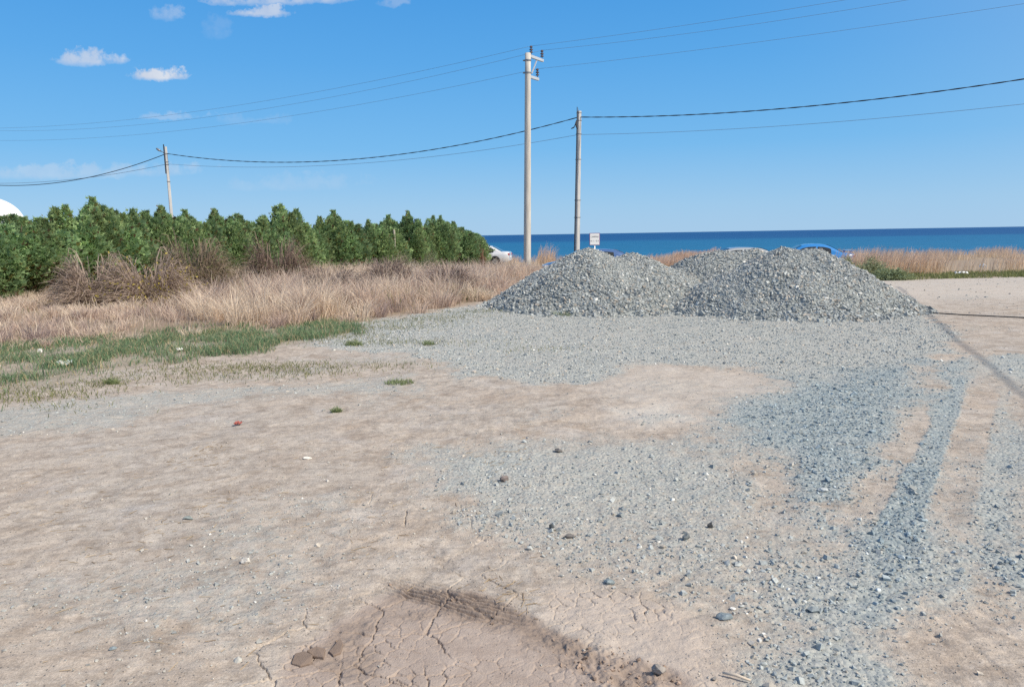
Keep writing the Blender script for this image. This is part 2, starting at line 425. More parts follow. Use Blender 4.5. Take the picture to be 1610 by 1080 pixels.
def ground_mat():
    m, nt, out = new_mat('ground_soil'); N = NT(nt)
    P = N.pos()
    a1 = N.n('ShaderNodeAttribute'); a1.attribute_name = 'mask_a'
    a2 = N.n('ShaderNodeAttribute'); a2.attribute_name = 'mask_b'
    a3 = N.n('ShaderNodeAttribute'); a3.attribute_name = 'mask_c'
    def sep(a):
        q = N.n('ShaderNodeSeparateColor'); N.l(a.outputs['Color'], q.inputs[0]); return q.outputs
    gravel, dark, coarse = sep(a1); mud, muddark, crust = sep(a2); green, straw, pale = sep(a3)
    # dirt
    n_big = N.noise(P, 0.55, 5, 0.6); n_mid = N.noise(P, 2.6, 6, 0.65, 0.4); n_small = N.noise(P, 17, 6, 0.7); n_grain = N.noise(P, 120, 3, 0.7)
    dirt = N.ramp(n_mid, [(0.25, (0.36, 0.285, 0.23)), (0.5, (0.48, 0.405, 0.34)), (0.75, (0.56, 0.49, 0.425))])
    dirt = N.mix(N.ramp(n_big, [(0.40, 0.0), (0.62, 0.6)]), dirt, (0.44, 0.40, 0.36))
    rust = N.ramp(N.noise(P, 1.3, 6, 0.7, 1.0), [(0.56, 0.0), (0.72, 0.55)])
    dirt = N.mix(rust, dirt, (0.40, 0.29, 0.20))
    dk = N.ramp(N.noise(P, 3.7, 7, 0.75, 0.6), [(0.48, 0.0), (0.64, 0.66)])
    dirt = N.mix(dk, dirt, (0.27, 0.215, 0.175))
    mps = N.n('ShaderNodeMapping'); mps.inputs['Scale'].default_value = (3.0, 14.0, 3.0); mps.inputs['Rotation'].default_value = (0, 0, 0.25); N.l(P, mps.inputs[0])
    strk = N.ramp(N.noise(mps.outputs[0], 2.2, 6, 0.75, 0.8), [(0.55, 0.0), (0.68, 0.55)])
    dirt = N.mix(strk, dirt, (0.25, 0.21, 0.18))
    lav = N.ramp(N.noise(P, 1.9, 5, 0.6, 0.5), [(0.55, 0.0), (0.75, 0.6)])
    dirt = N.mix(lav, dirt, (0.50, 0.47, 0.45))
    sc1 = N.ramp(N.noise(P, 6.0, 10, 0.85, 0.3), [(0.51, 0.0), (0.57, 0.42)])
    dirt = N.mix(sc1, dirt, (0.255, 0.21, 0.175))
    sc2 = N.ramp(N.noise(P, 5.0, 9, 0.8, 0.5), [(0.55, 0.0), (0.62, 0.38)])
    dirt = N.mix(sc2, dirt, (0.56, 0.50, 0.44))
    dirt = N.mix(1.0, dirt, N.ramp(n_small, [(0.28, 0.78), (0.72, 1.17)]), 'MULTIPLY')
    dirt = N.mix(1.0, dirt, N.ramp(n_grain, [(0.25, 0.72), (0.75, 1.26)]), 'MULTIPLY')
    # scattered dark bits of grit lying on the dirt
    v0 = N.voro(P, 55)
    grit = N.math('MULTIPLY', N.ramp(v0.outputs['Distance'], [(0.12, 1.0), (0.24, 0.0)]), N.ramp(v0.outputs['Color'], [(0.62, 0.0), (0.70, 1.0)]))
    dirt = N.mix(grit, dirt, (0.19, 0.18, 0.175))
    dirt = N.mix(pale, dirt, N.mix(n_small, (0.50, 0.44, 0.385), (0.58, 0.53, 0.48)))
    # gravel: two sizes of chips
    v1 = N.voro(P, 42); v2 = N.voro(P, 95)
    stone = N.ramp(v1.outputs['Color'], [(0.0, (0.20, 0.215, 0.21)), (0.35, (0.31, 0.335, 0.33)), (0.62, (0.39, 0.405, 0.39)), (0.85, (0.46, 0.445, 0.405)), (1.0, (0.66, 0.63, 0.58))])
    chip = N.ramp(v2.outputs['Color'], [(0.0, (0.22, 0.235, 0.23)), (0.5, (0.40, 0.41, 0.39)), (0.9, (0.50, 0.48, 0.44)), (1.0, (0.68, 0.65, 0.6))])
    g = N.mix(N.ramp(N.noise(P, 11, 4, 0.7), [(0.4, 0.25), (0.62, 0.85)]), stone, chip)
    dust = N.ramp(N.noise(P, 1.6, 5, 0.65), [(0.35, 0.0), (0.7, 0.55)])
    g = N.mix(dust, g, (0.46, 0.435, 0.395))
    g = N.mix(N.math('MULTIPLY', dark, 0.75), g, N.mix(1.0, stone, (0.76, 0.86, 0.94), 'MULTIPLY'))
    edge = N.math('ADD', gravel, N.math('MULTIPLY', N.math('SUBTRACT', N.noise(P, 13, 5, 0.75), 0.5), 1.3))
    gm = N.ramp(N.math('MULTIPLY', edge, N.ramp(gravel, [(0.0, 0.0), (0.12, 1.0)])), [(0.22, 0.0), (0.72, 1.0)])
    col = N.mix(gm, dirt, g)
    # mud
    mcol = N.ramp(N.noise(P, 9, 6, 0.7), [(0.3, (0.335, 0.265, 0.225)), (0.7, (0.445, 0.365, 0.315))])
    mcol = N.mix(1.0, mcol, N.ramp(n_grain, [(0.25, 0.88), (0.75, 1.1)]), 'MULTIPLY')
    col = N.mix(N.math('MULTIPLY', crust, 0.8), col, N.mix(n_small, (0.435, 0.36, 0.305), (0.53, 0.455, 0.40)))
    col = N.mix(mud, col, mcol)
    col = N.mix(N.math('MULTIPLY', muddark, 0.85), col, N.mix(n_small, (0.19, 0.145, 0.12), (0.31, 0.245, 0.205)))
    # turf soil and straw litter
    col = N.mix(N.math('MULTIPLY', green, 0.55), col, N.mix(n_small, (0.19, 0.165, 0.11), (0.38, 0.32, 0.245)))
    col = N.mix(N.math('MULTIPLY', straw, 0.9), col, N.mix(n_small, (0.20, 0.145, 0.095), (0.36, 0.275, 0.20)))
    h = N.math('ADD', N.math('MULTIPLY', n_small, 0.6), N.math('MULTIPLY', n_grain, 0.25))
    hg = N.math('MULTIPLY', N.math('SUBTRACT', 1.0, v1.outputs['Distance']), gm)
    h = N.math('ADD', h, N.math('MULTIPLY', hg, 0.8))
    h = N.math('ADD', h, N.math('MULTIPLY', grit, 0.4))
    nrm = N.bump(h, 0.8, 0.014)
    N.bsdf(out, col, 0.92, 0.15, 0.0, nrm)
    return m

def concrete_mat(name, c0, c1):
    m, nt, out = new_mat(name); N = NT(nt)
    O = N.obj()
    mp = N.n('ShaderNodeMapping'); mp.inputs['Scale'].default_value = (9, 9, 0.7); N.l(O, mp.inputs[0])
    st = N.noise(mp.outputs[0], 1.5, 5, 0.65)
    c = N.mix(N.ramp(st, [(0.35, 0.0), (0.7, 1.0)]), c0, c1)
    sp = N.ramp(N.noise(O, 7, 5, 0.7), [(0.62, 0.0), (0.70, 0.6)])
    c = N.mix(sp, c, tuple(v * 0.55 for v in c0))
    N.bsdf(out, c, 0.85, 0.2, 0, N.bump(N.noise(O, 30, 5), 0.3, 0.01))
    return m

M_GROUND = ground_mat()
M_STONE = tint_mat('crushed_stone', 0.8, 0.25, 0, 0.22, 60, 0.25)
M_DRY = tint_mat('dry_grass', 0.8, 0.15, 0.38)
M_GREENBL = tint_mat('green_grass', 0.7, 0.2, 0.3)
M_LEAF = tint_mat('conifer_foliage', 0.65, 0.2, 0.4)
M_BARK = simple('bark', (0.16, 0.12, 0.09), 0.9, 0.1, 0, 0.3, 12, 0.4)
M_POLE = concrete_mat('pole_concrete', (0.46, 0.43, 0.39), (0.66, 0.625, 0.575))
M_POLE2 = concrete_mat('thin_pole_concrete', (0.42, 0.415, 0.41), (0.62, 0.61, 0.60))
M_GALV = simple('galvanised_steel', (0.62, 0.64, 0.66), 0.45, 0.5, 0.5, 0.1, 6)
M_BAND = simple('band_steel', (0.25, 0.26, 0.28), 0.5, 0.5, 0.6, 0.15, 10)
M_INS = simple('brown_porcelain', (0.10, 0.07, 0.07), 0.25, 0.6, 0, 0.2, 10)
M_WIRE = simple('dull_wire', (0.20, 0.27, 0.36), 0.6, 0.3, 0.3, 0.1, 3)
M_CABLE = simple('black_cable', (0.030, 0.032, 0.04), 0.6, 0.3, 0, 0.1, 3)
M_WOOD = simple('weathered_wood', (0.42, 0.38, 0.32), 0.85, 0.15, 0, 0.25, 14, 0.3)
M_WHITE = simple('white_sheet', (0.80, 0.80, 0.79), 0.55, 0.3, 0, 0.04, 1.5)
M_GREYW = simple('grey_panel', (0.45, 0.45, 0.44), 0.7, 0.3, 0, 0.1, 3)
M_GLASS = simple('car_glass', (0.025, 0.03, 0.035), 0.06, 0.7, 0, 0.1, 2)
M_TYRE = simple('tyre_rubber', (0.02, 0.02, 0.021), 0.85, 0.2, 0, 0.2, 12)
M_RIM = simple('alloy_rim', (0.55, 0.56, 0.58), 0.3, 0.5, 0.8, 0.08, 6)
M_TRIM = simple('black_trim', (0.03, 0.03, 0.032), 0.6, 0.3, 0, 0.1, 6)
M_RED = simple('red_lamp', (0.45, 0.02, 0.02), 0.2, 0.5, 0, 0.1, 10)
M_LAMP = simple('clear_lamp', (0.72, 0.73, 0.74), 0.15, 0.6, 0, 0.05, 10)
M_SIGN = simple('sign_white', (0.85, 0.85, 0.84), 0.5, 0.3, 0, 0.03, 5)
M_SIGNED = simple('sign_border_paint', (0.22, 0.08, 0.22), 0.5, 0.3, 0, 0.1, 5)
M_INK = simple('sign_ink', (0.10, 0.10, 0.11), 0.6, 0.2, 0, 0.05, 5)

def paint(name, col, metal=0.3):
    return simple(name, col, 0.28, 0.5, metal, 0.05, 2.0, 0, Coat_Weight=0.8, Coat_Roughness=0.05)

# ---------------------------------------------------------------- ground sheet
def axis(parts):
    out = [parts[0][0]]
    for a, b, step in parts:
        n = max(1, int(round((b - a) / step)))
        out += [a + (b - a) * (i + 1) / n for i in range(n)]
    return np.array(out)

gx = axis([(-320, -80, 20), (-80, -34, 2.0), (-34, -16, 0.35), (-16, -6, 0.10), (-6, -1.05, 0.03), (-1.05, 1.15, 0.0033), (1.15, 2.3, 0.014), (2.3, 6, 0.035),
           (6, 14, 0.10), (14, 34, 0.35), (34, 80, 2.0), (80, 320, 20)])
gy = axis([(-25, -2, 2.0), (-2, 2.2, 0.2), (2.2, 2.4, 0.02), (2.4, 3.6, 0.0036), (3.6, 4.6, 0.014), (4.6, 9, 0.035), (9, 20, 0.07), (20, 38, 0.25), (38, 76, 0.6), (76, 90, 4)])
GX, GY = np.meshgrid(gx, gy)
X = GX.ravel(); Y = GY.ravel()
MK = masks(X, Y)
Z = height(X, Y, MK)
nx, ny = len(gx), len(gy)
idx = np.arange(nx * ny).reshape(ny, nx)
quads = np.stack([idx[:-1, :-1].ravel(), idx[:-1, 1:].ravel(), idx[1:, 1:].ravel(), idx[1:, :-1].ravel()], 1)
straw = np.clip(MK['field'] + MK['far'] * 0.9, 0, 1)
ground = raw_mesh('ground', np.stack([X, Y, Z], 1), quads, M_GROUND, smooth=True, cols={
    'mask_a': np.stack([MK['gravel'], MK['dark'], MK['coarse']], 1),
    'mask_b': np.stack([MK['mud'], MK['muddark'], MK['crust']], 1),
    'mask_c': np.stack([MK['green'], straw, MK['pale']], 1)})
tag(ground, kind='structure')

# ---------------------------------------------------------------- sea
def sea_mat():
    m, nt, out = new_mat('sea_water'); N = NT(nt)
    P = N.pos()
    s = N.n('ShaderNodeSeparateXYZ'); N.l(P, s.inputs[0])
    mp = N.n('ShaderNodeMapping'); mp.inputs['Scale'].default_value = (0.0012, 0.006, 0.01); N.l(P, mp.inputs[0])
    n = N.noise(mp.outputs[0], 1.0, 5, 0.6)
    y = N.math('ADD', s.outputs[1], N.math('MULTIPLY', N.math('SUBTRACT', n, 0.5), 500.0))
    t = N.math('MULTIPLY', N.math('LOGARITHM', N.math('MAXIMUM', y, 50.0), 10.0), 0.2)   # log distance: water deepens seaward
    col = N.ramp(t, [(0.42, (0.020, 0.150, 0.285)), (0.55, (0.017, 0.138, 0.280)), (0.615, (0.014, 0.124, 0.270)), (0.635, (0.010, 0.080, 0.222)), (0.70, (0.009, 0.071, 0.212)), (0.90, (0.012, 0.08, 0.222))])
    mp2 = N.n('ShaderNodeMapping'); mp2.inputs['Scale'].default_value = (0.05, 0.22, 0.2); N.l(P, mp2.inputs[0])
    w = N.noise(mp2.outputs[0], 1.0, 6, 0.65)
    col = N.mix(1.0, col, N.ramp(w, [(0.3, 0.74), (0.7, 1.24)]), 'MULTIPLY')
    N.bsdf(out, col, 0.55, 0.12, 0.0, N.bump(w, 0.5, 0.5))
    return m
mb = MB()
xs = [-60000, -8000, -1500, -300, 0, 300, 1500, 8000, 60000]; ys = [64, 120, 300, 900, 3000, 10000, 30000, 80000]
mb.grid([[(x, y, -11.5) for x in xs] for y in ys])
tag(mb.build('sea', sea_mat()), kind='structure')

# ---------------------------------------------------------------- stones
def ico():
    t = (1 + 5 ** 0.5) / 2
    v = np.array([(-1, t, 0), (1, t, 0), (-1, -t, 0), (1, -t, 0), (0, -1, t), (0, 1, t), (0, -1, -t), (0, 1, -t), (t, 0, -1), (t, 0, 1), (-t, 0, -1), (-t, 0, 1)], float)
    v /= np.linalg.norm(v[0])
    f = np.array([(0, 11, 5), (0, 5, 1), (0, 1, 7), (0, 7, 10), (0, 10, 11), (1, 5, 9), (5, 11, 4), (11, 10, 2), (10, 7, 6), (7, 1, 8),
                  (3, 9, 4), (3, 4, 2), (3, 2, 6), (3, 6, 8), (3, 8, 9), (4, 9, 5), (2, 4, 11), (6, 2, 10), (8, 6, 7), (9, 8, 1)])
    return v, f
ICO_V, ICO_F = ico()

def subdiv(v, f):
    v = [tuple(p) for p in v]; mid = {}; nf = []
    def m(a, b):
        k = (min(a, b), max(a, b))
        if k not in mid:
            p = (np.array(v[a]) + np.array(v[b])) / 2; p /= np.linalg.norm(p)
            mid[k] = len(v); v.append(tuple(p))
        return mid[k]
    for a, b, c in f:
        ab, bc, ca = m(a, b), m(b, c), m(c, a)
        nf += [(a, ab, ca), (b, bc, ab), (c, ca, bc), (ab, bc, ca)]
    return np.array(v), np.array(nf)

CUBE_V = np.array([(-1, -1, -1), (1, -1, -1), (1, 1, -1), (-1, 1, -1), (-1, -1, 1), (1, -1, 1), (1, 1, 1), (-1, 1, 1)], float) * 0.72
CUBE_F = np.array([(0, 2, 1), (0, 3, 2), (4, 5, 6), (4, 6, 7), (0, 1, 5), (0, 5, 4), (1, 2, 6), (1, 6, 5), (2, 3, 7), (2, 7, 6), (3, 0, 4), (3, 4, 7)])

def rand_rot(n, tilt):
    """rotation matrices: random heading, limited tilt"""
    a = RNG.uniform(0, 2 * np.pi, n); b = RNG.normal(0, tilt, n); c = RNG.normal(0, tilt, n)
    ca, sa, cb, sb, cc, sc = np.cos(a), np.sin(a), np.cos(b), np.sin(b), np.cos(c), np.sin(c)
    o = np.zeros(n); i = np.ones(n)
    Rz = np.stack([ca, -sa, o, sa, ca, o, o, o, i], 1).reshape(n, 3, 3)
    Rx = np.stack([i, o, o, o, cb, -sb, o, sb, cb], 1).reshape(n, 3, 3)
    Ry = np.stack([cc, o, sc, o, i, o, -sc, o, cc], 1).reshape(n, 3, 3)
    return Rz @ Rx @ Ry

def stone_palette(n, warm=0.12, white=0.02, dark=0.0):
    t = RNG.random(n)[:, None]
    c = (1 - t) * np.array([0.225, 0.245, 0.25]) + t * np.array([0.43, 0.445, 0.435])
    r = RNG.random(n)
    wm = r < warm
    c[wm] = (np.array([0.44, 0.395, 0.345]) * RNG.uniform(0.75, 1.15, (wm.sum(), 1)))
    wh = r > 1 - white
    c[wh] = np.array([0.66, 0.645, 0.61]) * RNG.uniform(0.85, 1.1, (wh.sum(), 1))
    if dark:
        dk = RNG.random(n) < dark
        c[dk] *= np.array([0.62, 0.72, 0.84])
    return c

def stones(p, size, tilt=0.5, flat=(0.45, 0.8), cols=None, detail=True):
    """p (n,3) centres, size (n,) half length -> verts, faces, colours; angular chips"""
    n = len(p)
    Vs, Fs, Cs = [], [], []; base = 0
    pick = RNG.random(n) < (0.55 if detail else 0.0)
    for sel, (BV, BF) in ((pick, (ICO_V, ICO_F)), (~pick, (CUBE_V, CUBE_F))):
        k = int(sel.sum())
        if not k: continue
        nv = len(BV)
        V = BV[None] * (1 + RNG.uniform(-0.32, 0.28, (k, nv, 1))) + RNG.normal(0, 0.10, (k, nv, 3))
        S = np.stack([np.ones(k), RNG.uniform(0.5, 0.95, k), RNG.uniform(flat[0], flat[1], k)], 1) * size[sel][:, None]
        V = V * S[:, None, :]
        V = np.einsum('nij,nvj->nvi', rand_rot(k, tilt), V) + p[sel][:, None, :]
        Vs.append(V.reshape(-1, 3))
        Fs.append((BF[None] + (np.arange(k) * nv)[:, None, None] + base).reshape(-1, 3))
        Cs.append(np.repeat(cols[sel], nv, 0))
        base += k * nv
    return np.concatenate(Vs), np.concatenate(Fs), np.concatenate(Cs)

# loose gravel over the ground (uncountable)
def scatter(n, x0, x1, y0, y1, dens):
    x = RNG.uniform(x0, x1, n); y = RNG.uniform(y0, y1, n)
    mk = masks(x, y)
    keep = RNG.random(n) < dens(x, y, mk)
    x, y = x[keep], y[keep]
    return x, y, {k: v[keep] for k, v in mk.items()}

SV, SF, SC = [], [], []; sbase = 0
def add_stones(x, y, mk, size, tilt=0.4, sink=0.25, **pal):
    global sbase
    z = height(x, y, mk)
    warm = pal.pop('warm', 0.12)
    c = stone_palette(len(x), warm=warm, **pal)
    c = c * 1.10
    dk = mk['dark'][:, None]
    c = c * (1 - dk) + dk * c * np.array([0.76, 0.87, 0.96])
    bare = (1 - np.clip(mk['gravel'] * 2.2, 0, 1))[:, None]          # dusty chips out on the bare dirt
    c = c * (1 - 0.55 * bare) + 0.55 * bare * np.array([0.42, 0.36, 0.30])
    size = size * (1 - 0.40 * bare[:, 0])
    v, f, c = stones(np.stack([x, y, z + size * (0.5 - sink)], 1), size, tilt, cols=c)
    SV.append(v); SF.append(f + sbase); SC.append(c); sbase += len(v)

def in_view(x, y, mg=0.5):
    return np.abs(x) < 0.70 * y + mg

# near, fine chips
x, y, mk = scatter(60000, -3.5, 3.8, 2.2, 5.2, lambda x, y, m: in_view(x, y) * (0.03 + 0.75 * m['gravel'] * (0.35 + 0.65 * m['coarse'])) * (1 - 0.9 * m['mud']))
add_stones(x, y, mk, np.clip(np.exp(RNG.normal(-5.05, 0.42, len(x))), 0.003, 0.035), sink=0.3)
x, y, mk = scatter(9000, -3.5, 3.8, 2.2, 5.2, lambda x, y, m: in_view(x, y) * (0.012 + 0.5 * m['gravel'] * m['coarse']) * (1 - 0.9 * m['mud']))
add_stones(x, y, mk, np.clip(np.exp(RNG.normal(-4.35, 0.36, len(x))), 0.008, 0.030), sink=0.35, white=0.03)
# middle
x, y, mk = scatter(120000, -7, 8, 5.2, 10, lambda x, y, m: in_view(x, y) * (0.010 + 0.55 * m['gravel'] * (0.15 + 0.75 * m['coarse'])))
add_stones(x, y, mk, np.clip(np.exp(RNG.normal(-4.80, 0.40, len(x))), 0.005, 0.034), sink=0.32)
# apron round the heaps
x, y, mk = scatter(150000, -8, 12, 10, 17.5, lambda x, y, m: in_view(x, y) * (0.006 + 0.55 * m['gravel'] * (0.3 + 0.7 * m['coarse'])))
add_stones(x, y, mk, np.clip(np.exp(RNG.normal(-4.55, 0.36, len(x))), 0.007, 0.032), sink=0.35)
# far lot, only a few bigger chips
x, y, mk = scatter(3000, -2, 24, 16, 27, lambda x, y, m: (1 - m['field']) * 0.5)
add_stones(x, y, mk, np.clip(np.exp(RNG.normal(-3.9, 0.4, len(x))), 0.01, 0.06), sink=0.3)
# fine grit on the bare dirt
x, y, mk = scatter(26000, -4.2, 4.2, 2.2, 6.5, lambda x, y, m: in_view(x, y) * (0.25 + 0.5 * np.clip(fbm(x * 1.5, y * 1.5, 44) * 2, 0, 1)) * (1 - m['mud']))
add_stones(x, y, mk, np.clip(np.exp(RNG.normal(-5.6, 0.35, len(x))), 0.002, 0.010), sink=0.2, white=0.08, warm=0.3)
# clods of dried mud
x, y, mk = scatter(9000, -1.4, 2.0, 2.2, 4.0, lambda x, y, m: 0.8 * m['clod'] + 0.05 * m['muddark'])
z = height(x, y, mk); s = np.clip(np.exp(RNG.normal(-5.35, 0.45, len(x))), 0.0025, 0.016)
cc = np.array([0.34, 0.25, 0.195]) * RNG.uniform(0.65, 1.2, (len(x), 1))
v, f, c = stones(np.stack([x, y, z + s * 0.3], 1), s, 0.5, cols=cc)
SV.append(v); SF.append(f + sbase); SC.append(c); sbase += len(v)
tag(raw_mesh('loose_gravel', np.concatenate(SV), np.concatenate(SF), M_STONE, cols=np.concatenate(SC)),
    'grey crushed stone and pebbles scattered over the dirt lot', 'gravel', kind='stuff')

# ---------------------------------------------------------------- gravel heaps
def heap(name, label, blobs, n_stones, zone, white=0.025):
    """blobs: (cx, cy, height, rx, ry, power); the heap is the smooth maximum of worn cones"""
    def hz(x, y):
        acc = np.zeros_like(x)
        for cx, cy, h, rx, ry, pw in blobs:
            wob = 1 + 0.12 * fbm(x * 0.9 + cx, y * 0.9, 91) + 0.05 * fbm(x * 3, y * 3, 92)
            r = np.sqrt(((x - cx) / rx) ** 2 + ((y - cy) / ry) ** 2) / wob
            prof = np.clip(1 - r, -0.25, 1)
            t = np.where(r < 1, 0.885 * h * (0.62 * (1 - r.clip(0, 1) ** 1.75) + 0.38 * (1 - r).clip(0) ** 1.5), -0.4 * (r - 1))
            acc = np.where(acc == 0, t, np.maximum(acc, t) + 0.06 * np.exp(-((acc - t) / 0.10) ** 2) * 0.5) if cx != blobs[0][0] else t
        return acc + (0.045 * fbm(x * 1.7, y * 1.7, 96) + 0.030 * fbm(x * 5, y * 5, 93) + 0.014 * fbm(x * 13, y * 13, 94)) * np.clip(acc * 5, 0, 1)
    x0, x1, y0, y1 = zone
    xs = np.linspace(x0, x1, int((x1 - x0) / 0.05)); ys = np.linspace(y0, y1, int((y1 - y0) / 0.05))
    XX, YY = np.meshgrid(xs, ys)
    H = hz(XX, YY); g0 = height(XX.ravel(), YY.ravel()).reshape(XX.shape)
    Zz = g0 + H
    id2 = np.arange(XX.size).reshape(XX.shape)
    q = np.stack([id2[:-1, :-1], id2[:-1, 1:], id2[1:, 1:], id2[1:, :-1]], -1).reshape(-1, 4)
    keep = (H.ravel()[q] > -0.06).any(1)
    q = q[keep]
    used = np.unique(q); remap = -np.ones(XX.size, int); remap[used] = np.arange(len(used))
    V0 = np.stack([XX.ravel(), YY.ravel(), Zz.ravel()], 1)[used]; q = remap[q]
    C0 = np.tile(np.array([[0.27, 0.285, 0.28]]), (len(V0), 1)) * (0.8 + 0.4 * RNG.random((len(V0), 1)))
    x = RNG.uniform(x0, x1, n_stones * 3); y = RNG.uniform(y0, y1, n_stones * 3)
    hh = hz(x, y); k = hh > -0.02
    edge = RNG.random(len(x)) < np.clip(0.25 + hh * 4, 0.2, 1)
    k &= edge
    x, y, hh = x[k][:n_stones], y[k][:n_stones], hh[k][:n_stones]
    s = np.clip(np.exp(RNG.normal(-3.92, 0.36, len(x))), 0.010, 0.055)
    dust = (fbm(x * 1.3, y * 1.3, 95) * 0.5 + 0.5)[:, None]
    s = s * (1 + 0.30 * np.exp(-np.clip(hh, 0, 9) / 0.14)) * (1.15 - 0.42 * sst(0.45, 0.75, dust[:, 0]))      # coarse foot, finer dusty flanks
    c = stone_palette(len(x), warm=0.10, white=white) * (0.83 + 0.32 * dust) * np.exp(RNG.normal(0, 0.13, (len(x), 1)))
    v, f, c = stones(np.stack([x, y, height(x, y) + hh + s * 0.12], 1), s, 0.7, cols=c)
    V = np.concatenate([V0, v]); C = np.concatenate([C0, c])
    o = raw_mesh(name, V, [q, f + len(V0)], M_STONE, cols=C)
    return tag(o, label, 'gravel heap', 'heaps of crushed stone on the lot')

heap('gravel_heap', 'big grey gravel heap nearest the tall poles, leftmost of the three heaps',
     [(1.78, 17.2, 1.48, 2.38, 2.3, 1), (2.85, 17.7, 1.34, 2.35, 2.2, 1)], 40000, (-1.6, 6.0, 14.2, 20.6))
heap('gravel_heap', 'large steep blue grey gravel heap at the right, in front of bright blue car',
     [(5.75, 16.0, 1.43, 2.45, 2.3, 1), (6.4, 16.0, 1.41, 2.15, 2.1, 1)], 36000, (2.9, 9.6, 13.4, 18.8))
heap('gravel_heap', 'lower gravel heap behind and between the two larger heaps, silver car roof above it',
     [(5.3, 19.2, 1.36, 2.6, 2.3, 1), (6.2, 19.3, 1.34, 2.4, 2.2, 1)], 20000, (2.3, 9.2, 16.6, 21.8))

# ---------------------------------------------------------------- single loose rocks
ROCK_V, ROCK_F = subdiv(ICO_V, ICO_F)
def rock(name, label, px, py, wpx, col, flat=0.6, asp=0.75, rz=0.0, tilt=0.0, cat='rock', sharp=0.16):
    g = gp(px, py); d = g.y
    s = wpx / F * d / 2
    V = ROCK_V.copy()
    for _ in range(7):                        # knock flat facets off a ball
        nrm = RNG.normal(0, 1, 3); nrm /= np.linalg.norm(nrm); lim = RNG.uniform(0.5, 0.8)
        dd = V @ nrm; V -= np.outer(np.clip(dd - lim, 0, None), nrm)
    V += RNG.normal(0, sharp * 0.3, V.shape)
    V *= np.array([1, asp, flat]) * s
    R = np.array(Matrix.Rotation(rz, 3, 'Z') @ Matrix.Rotation(tilt, 3, 'Y'))
    V = V @ R.T
    zmin = V[:, 2].min()
    C = np.array(col)[None] * RNG.uniform(0.85, 1.15, (len(V), 1))
    ax = np.array([g.x]); ay = np.array([g.y])
    zz = float(height(ax, ay, masks(ax, ay))[0])
    o = raw_mesh(name, V, ROCK_F, M_STONE, cols=C, loc=(g.x, g.y, zz - zmin * 0.72))
    return tag(o, label, cat, 'single rocks lying on the lot')

DK = (0.15, 0.14, 0.135); BL = (0.20, 0.235, 0.255); GB = (0.31, 0.28, 0.255); WH = (0.68, 0.63, 0.57)
rock('rock', 'dark brown angular rock alone on smooth grey dirt, with brown top face', 792, 756, 19, (0.20, 0.165, 0.155), 0.7, 0.8, 0.6)
rock('rock', 'dark oval pebble on the grey dirt, farther back than the brown rock', 878, 710, 16, DK, 0.6, 0.7, -0.2)
rock('rock', 'small dark upright stone standing beside the long flat dark stone', 868, 832, 11, (0.09, 0.10, 0.105), 1.1, 0.8, 0.3)
rock('rock', 'long flat dark stone lying on fine grey gravel', 894, 845, 26, DK, 0.35, 0.45, 0.25)
rock('rock', 'black pointed stone standing on bare grey gravel', 1117, 829, 11, (0.07, 0.072, 0.075), 1.5, 0.7, 0.2)
rock('rock', 'dark grey wedge stone on grey gravel near the black pointed stone', 1078, 850, 17, (0.17, 0.185, 0.19), 0.8, 0.8, 0.5)
rock('rock', 'lone chalky white rock on the brown dirt', 387, 885, 17, WH, 0.75, 0.8, 0.2)
rock('rock', 'rounded grey brown rock at the edge of the mud clods', 1035, 1060, 27, GB, 0.8, 0.85, 0.4)
rock('rock', 'flat bluish stone slab among gravel beside the pinkish crust', 1140, 972, 36, BL, 0.35, 0.6, 0.3)
rock('rock', 'pale grey flat stone on the blue gravel track', 1293, 773, 19, (0.42, 0.44, 0.45), 0.35, 0.8, 0.1)
rock('rock', 'flat blue grey stone at the near edge of the gravel above the rut', 958, 918, 26, (0.25, 0.29, 0.30), 0.35, 0.7, 0.5)
rock('rock', 'chalky white flat chip on the dirt left of centre', 483, 723, 15, WH, 0.4, 0.6, 0.1)
rock('rock', 'flat grey green stone on the bare dirt above the white rock', 297, 818, 19, (0.25, 0.28, 0.27), 0.35, 0.6, 0.0)
rock('rock', 'bright white flat pebble in the grey gravel above the bluish slab', 1152, 957, 12, (0.78, 0.76, 0.72), 0.45, 0.6, 0.0)
rock('rock', 'small grey stone half sunk in the dry mud near the bottom edge', 1123, 1069, 13, GB, 0.7, 0.8, 0.8)
rock('rock', 'dark blue grey stone lying in bottom left dirt', 178, 1019, 14, BL, 0.5, 0.7, 0.4)

def mud_slab(label, pts, tilt_pt, thick=0.010):
    """curled plate of dried mud, outline in photo pixels"""
    w = [gp(a, b) for a, b in pts]
    c = sum(w, Vector()) / len(w)
    ax = np.array([c.x]); ay = np.array([c.y]); z0 = float(height(ax, ay, masks(ax, ay))[0])
    n = len(w); V = []
    for lay in (0, 1):
        for p in w:
            lift = 0.016 * max(0.0, (Vector((p.x - c.x, p.y - c.y)).dot(Vector(tilt_pt)))) / 0.06
            V.append((p.x - c.x, p.y - c.y, lift + lay * thick + (0.006 * lay * random.uniform(0, 1))))
    m = MB(); m.add(V, [tuple(range(n - 1, -1, -1)), tuple(range(n, 2 * n))] + [(i, (i + 1) % n, n + (i + 1) % n, n + i) for i in range(n)])
    o = m.build('mud_slab', M_SLAB, bevel=0.003, loc=(c.x, c.y, z0 - 0.003))
    return tag(o, label, 'mud slab', 'broken plates of dried mud')
M_SLAB = simple('dried_mud', (0.235, 0.175, 0.14), 0.9, 0.15, 0, 0.22, 30, 0.35)
mud_slab('dark brown broken mud plate lying loose at the left end of the rut', [(458, 1044), (464, 1030), (480, 1028), (492, 1035), (488, 1044), (472, 1048)], (0.6, 0.8))
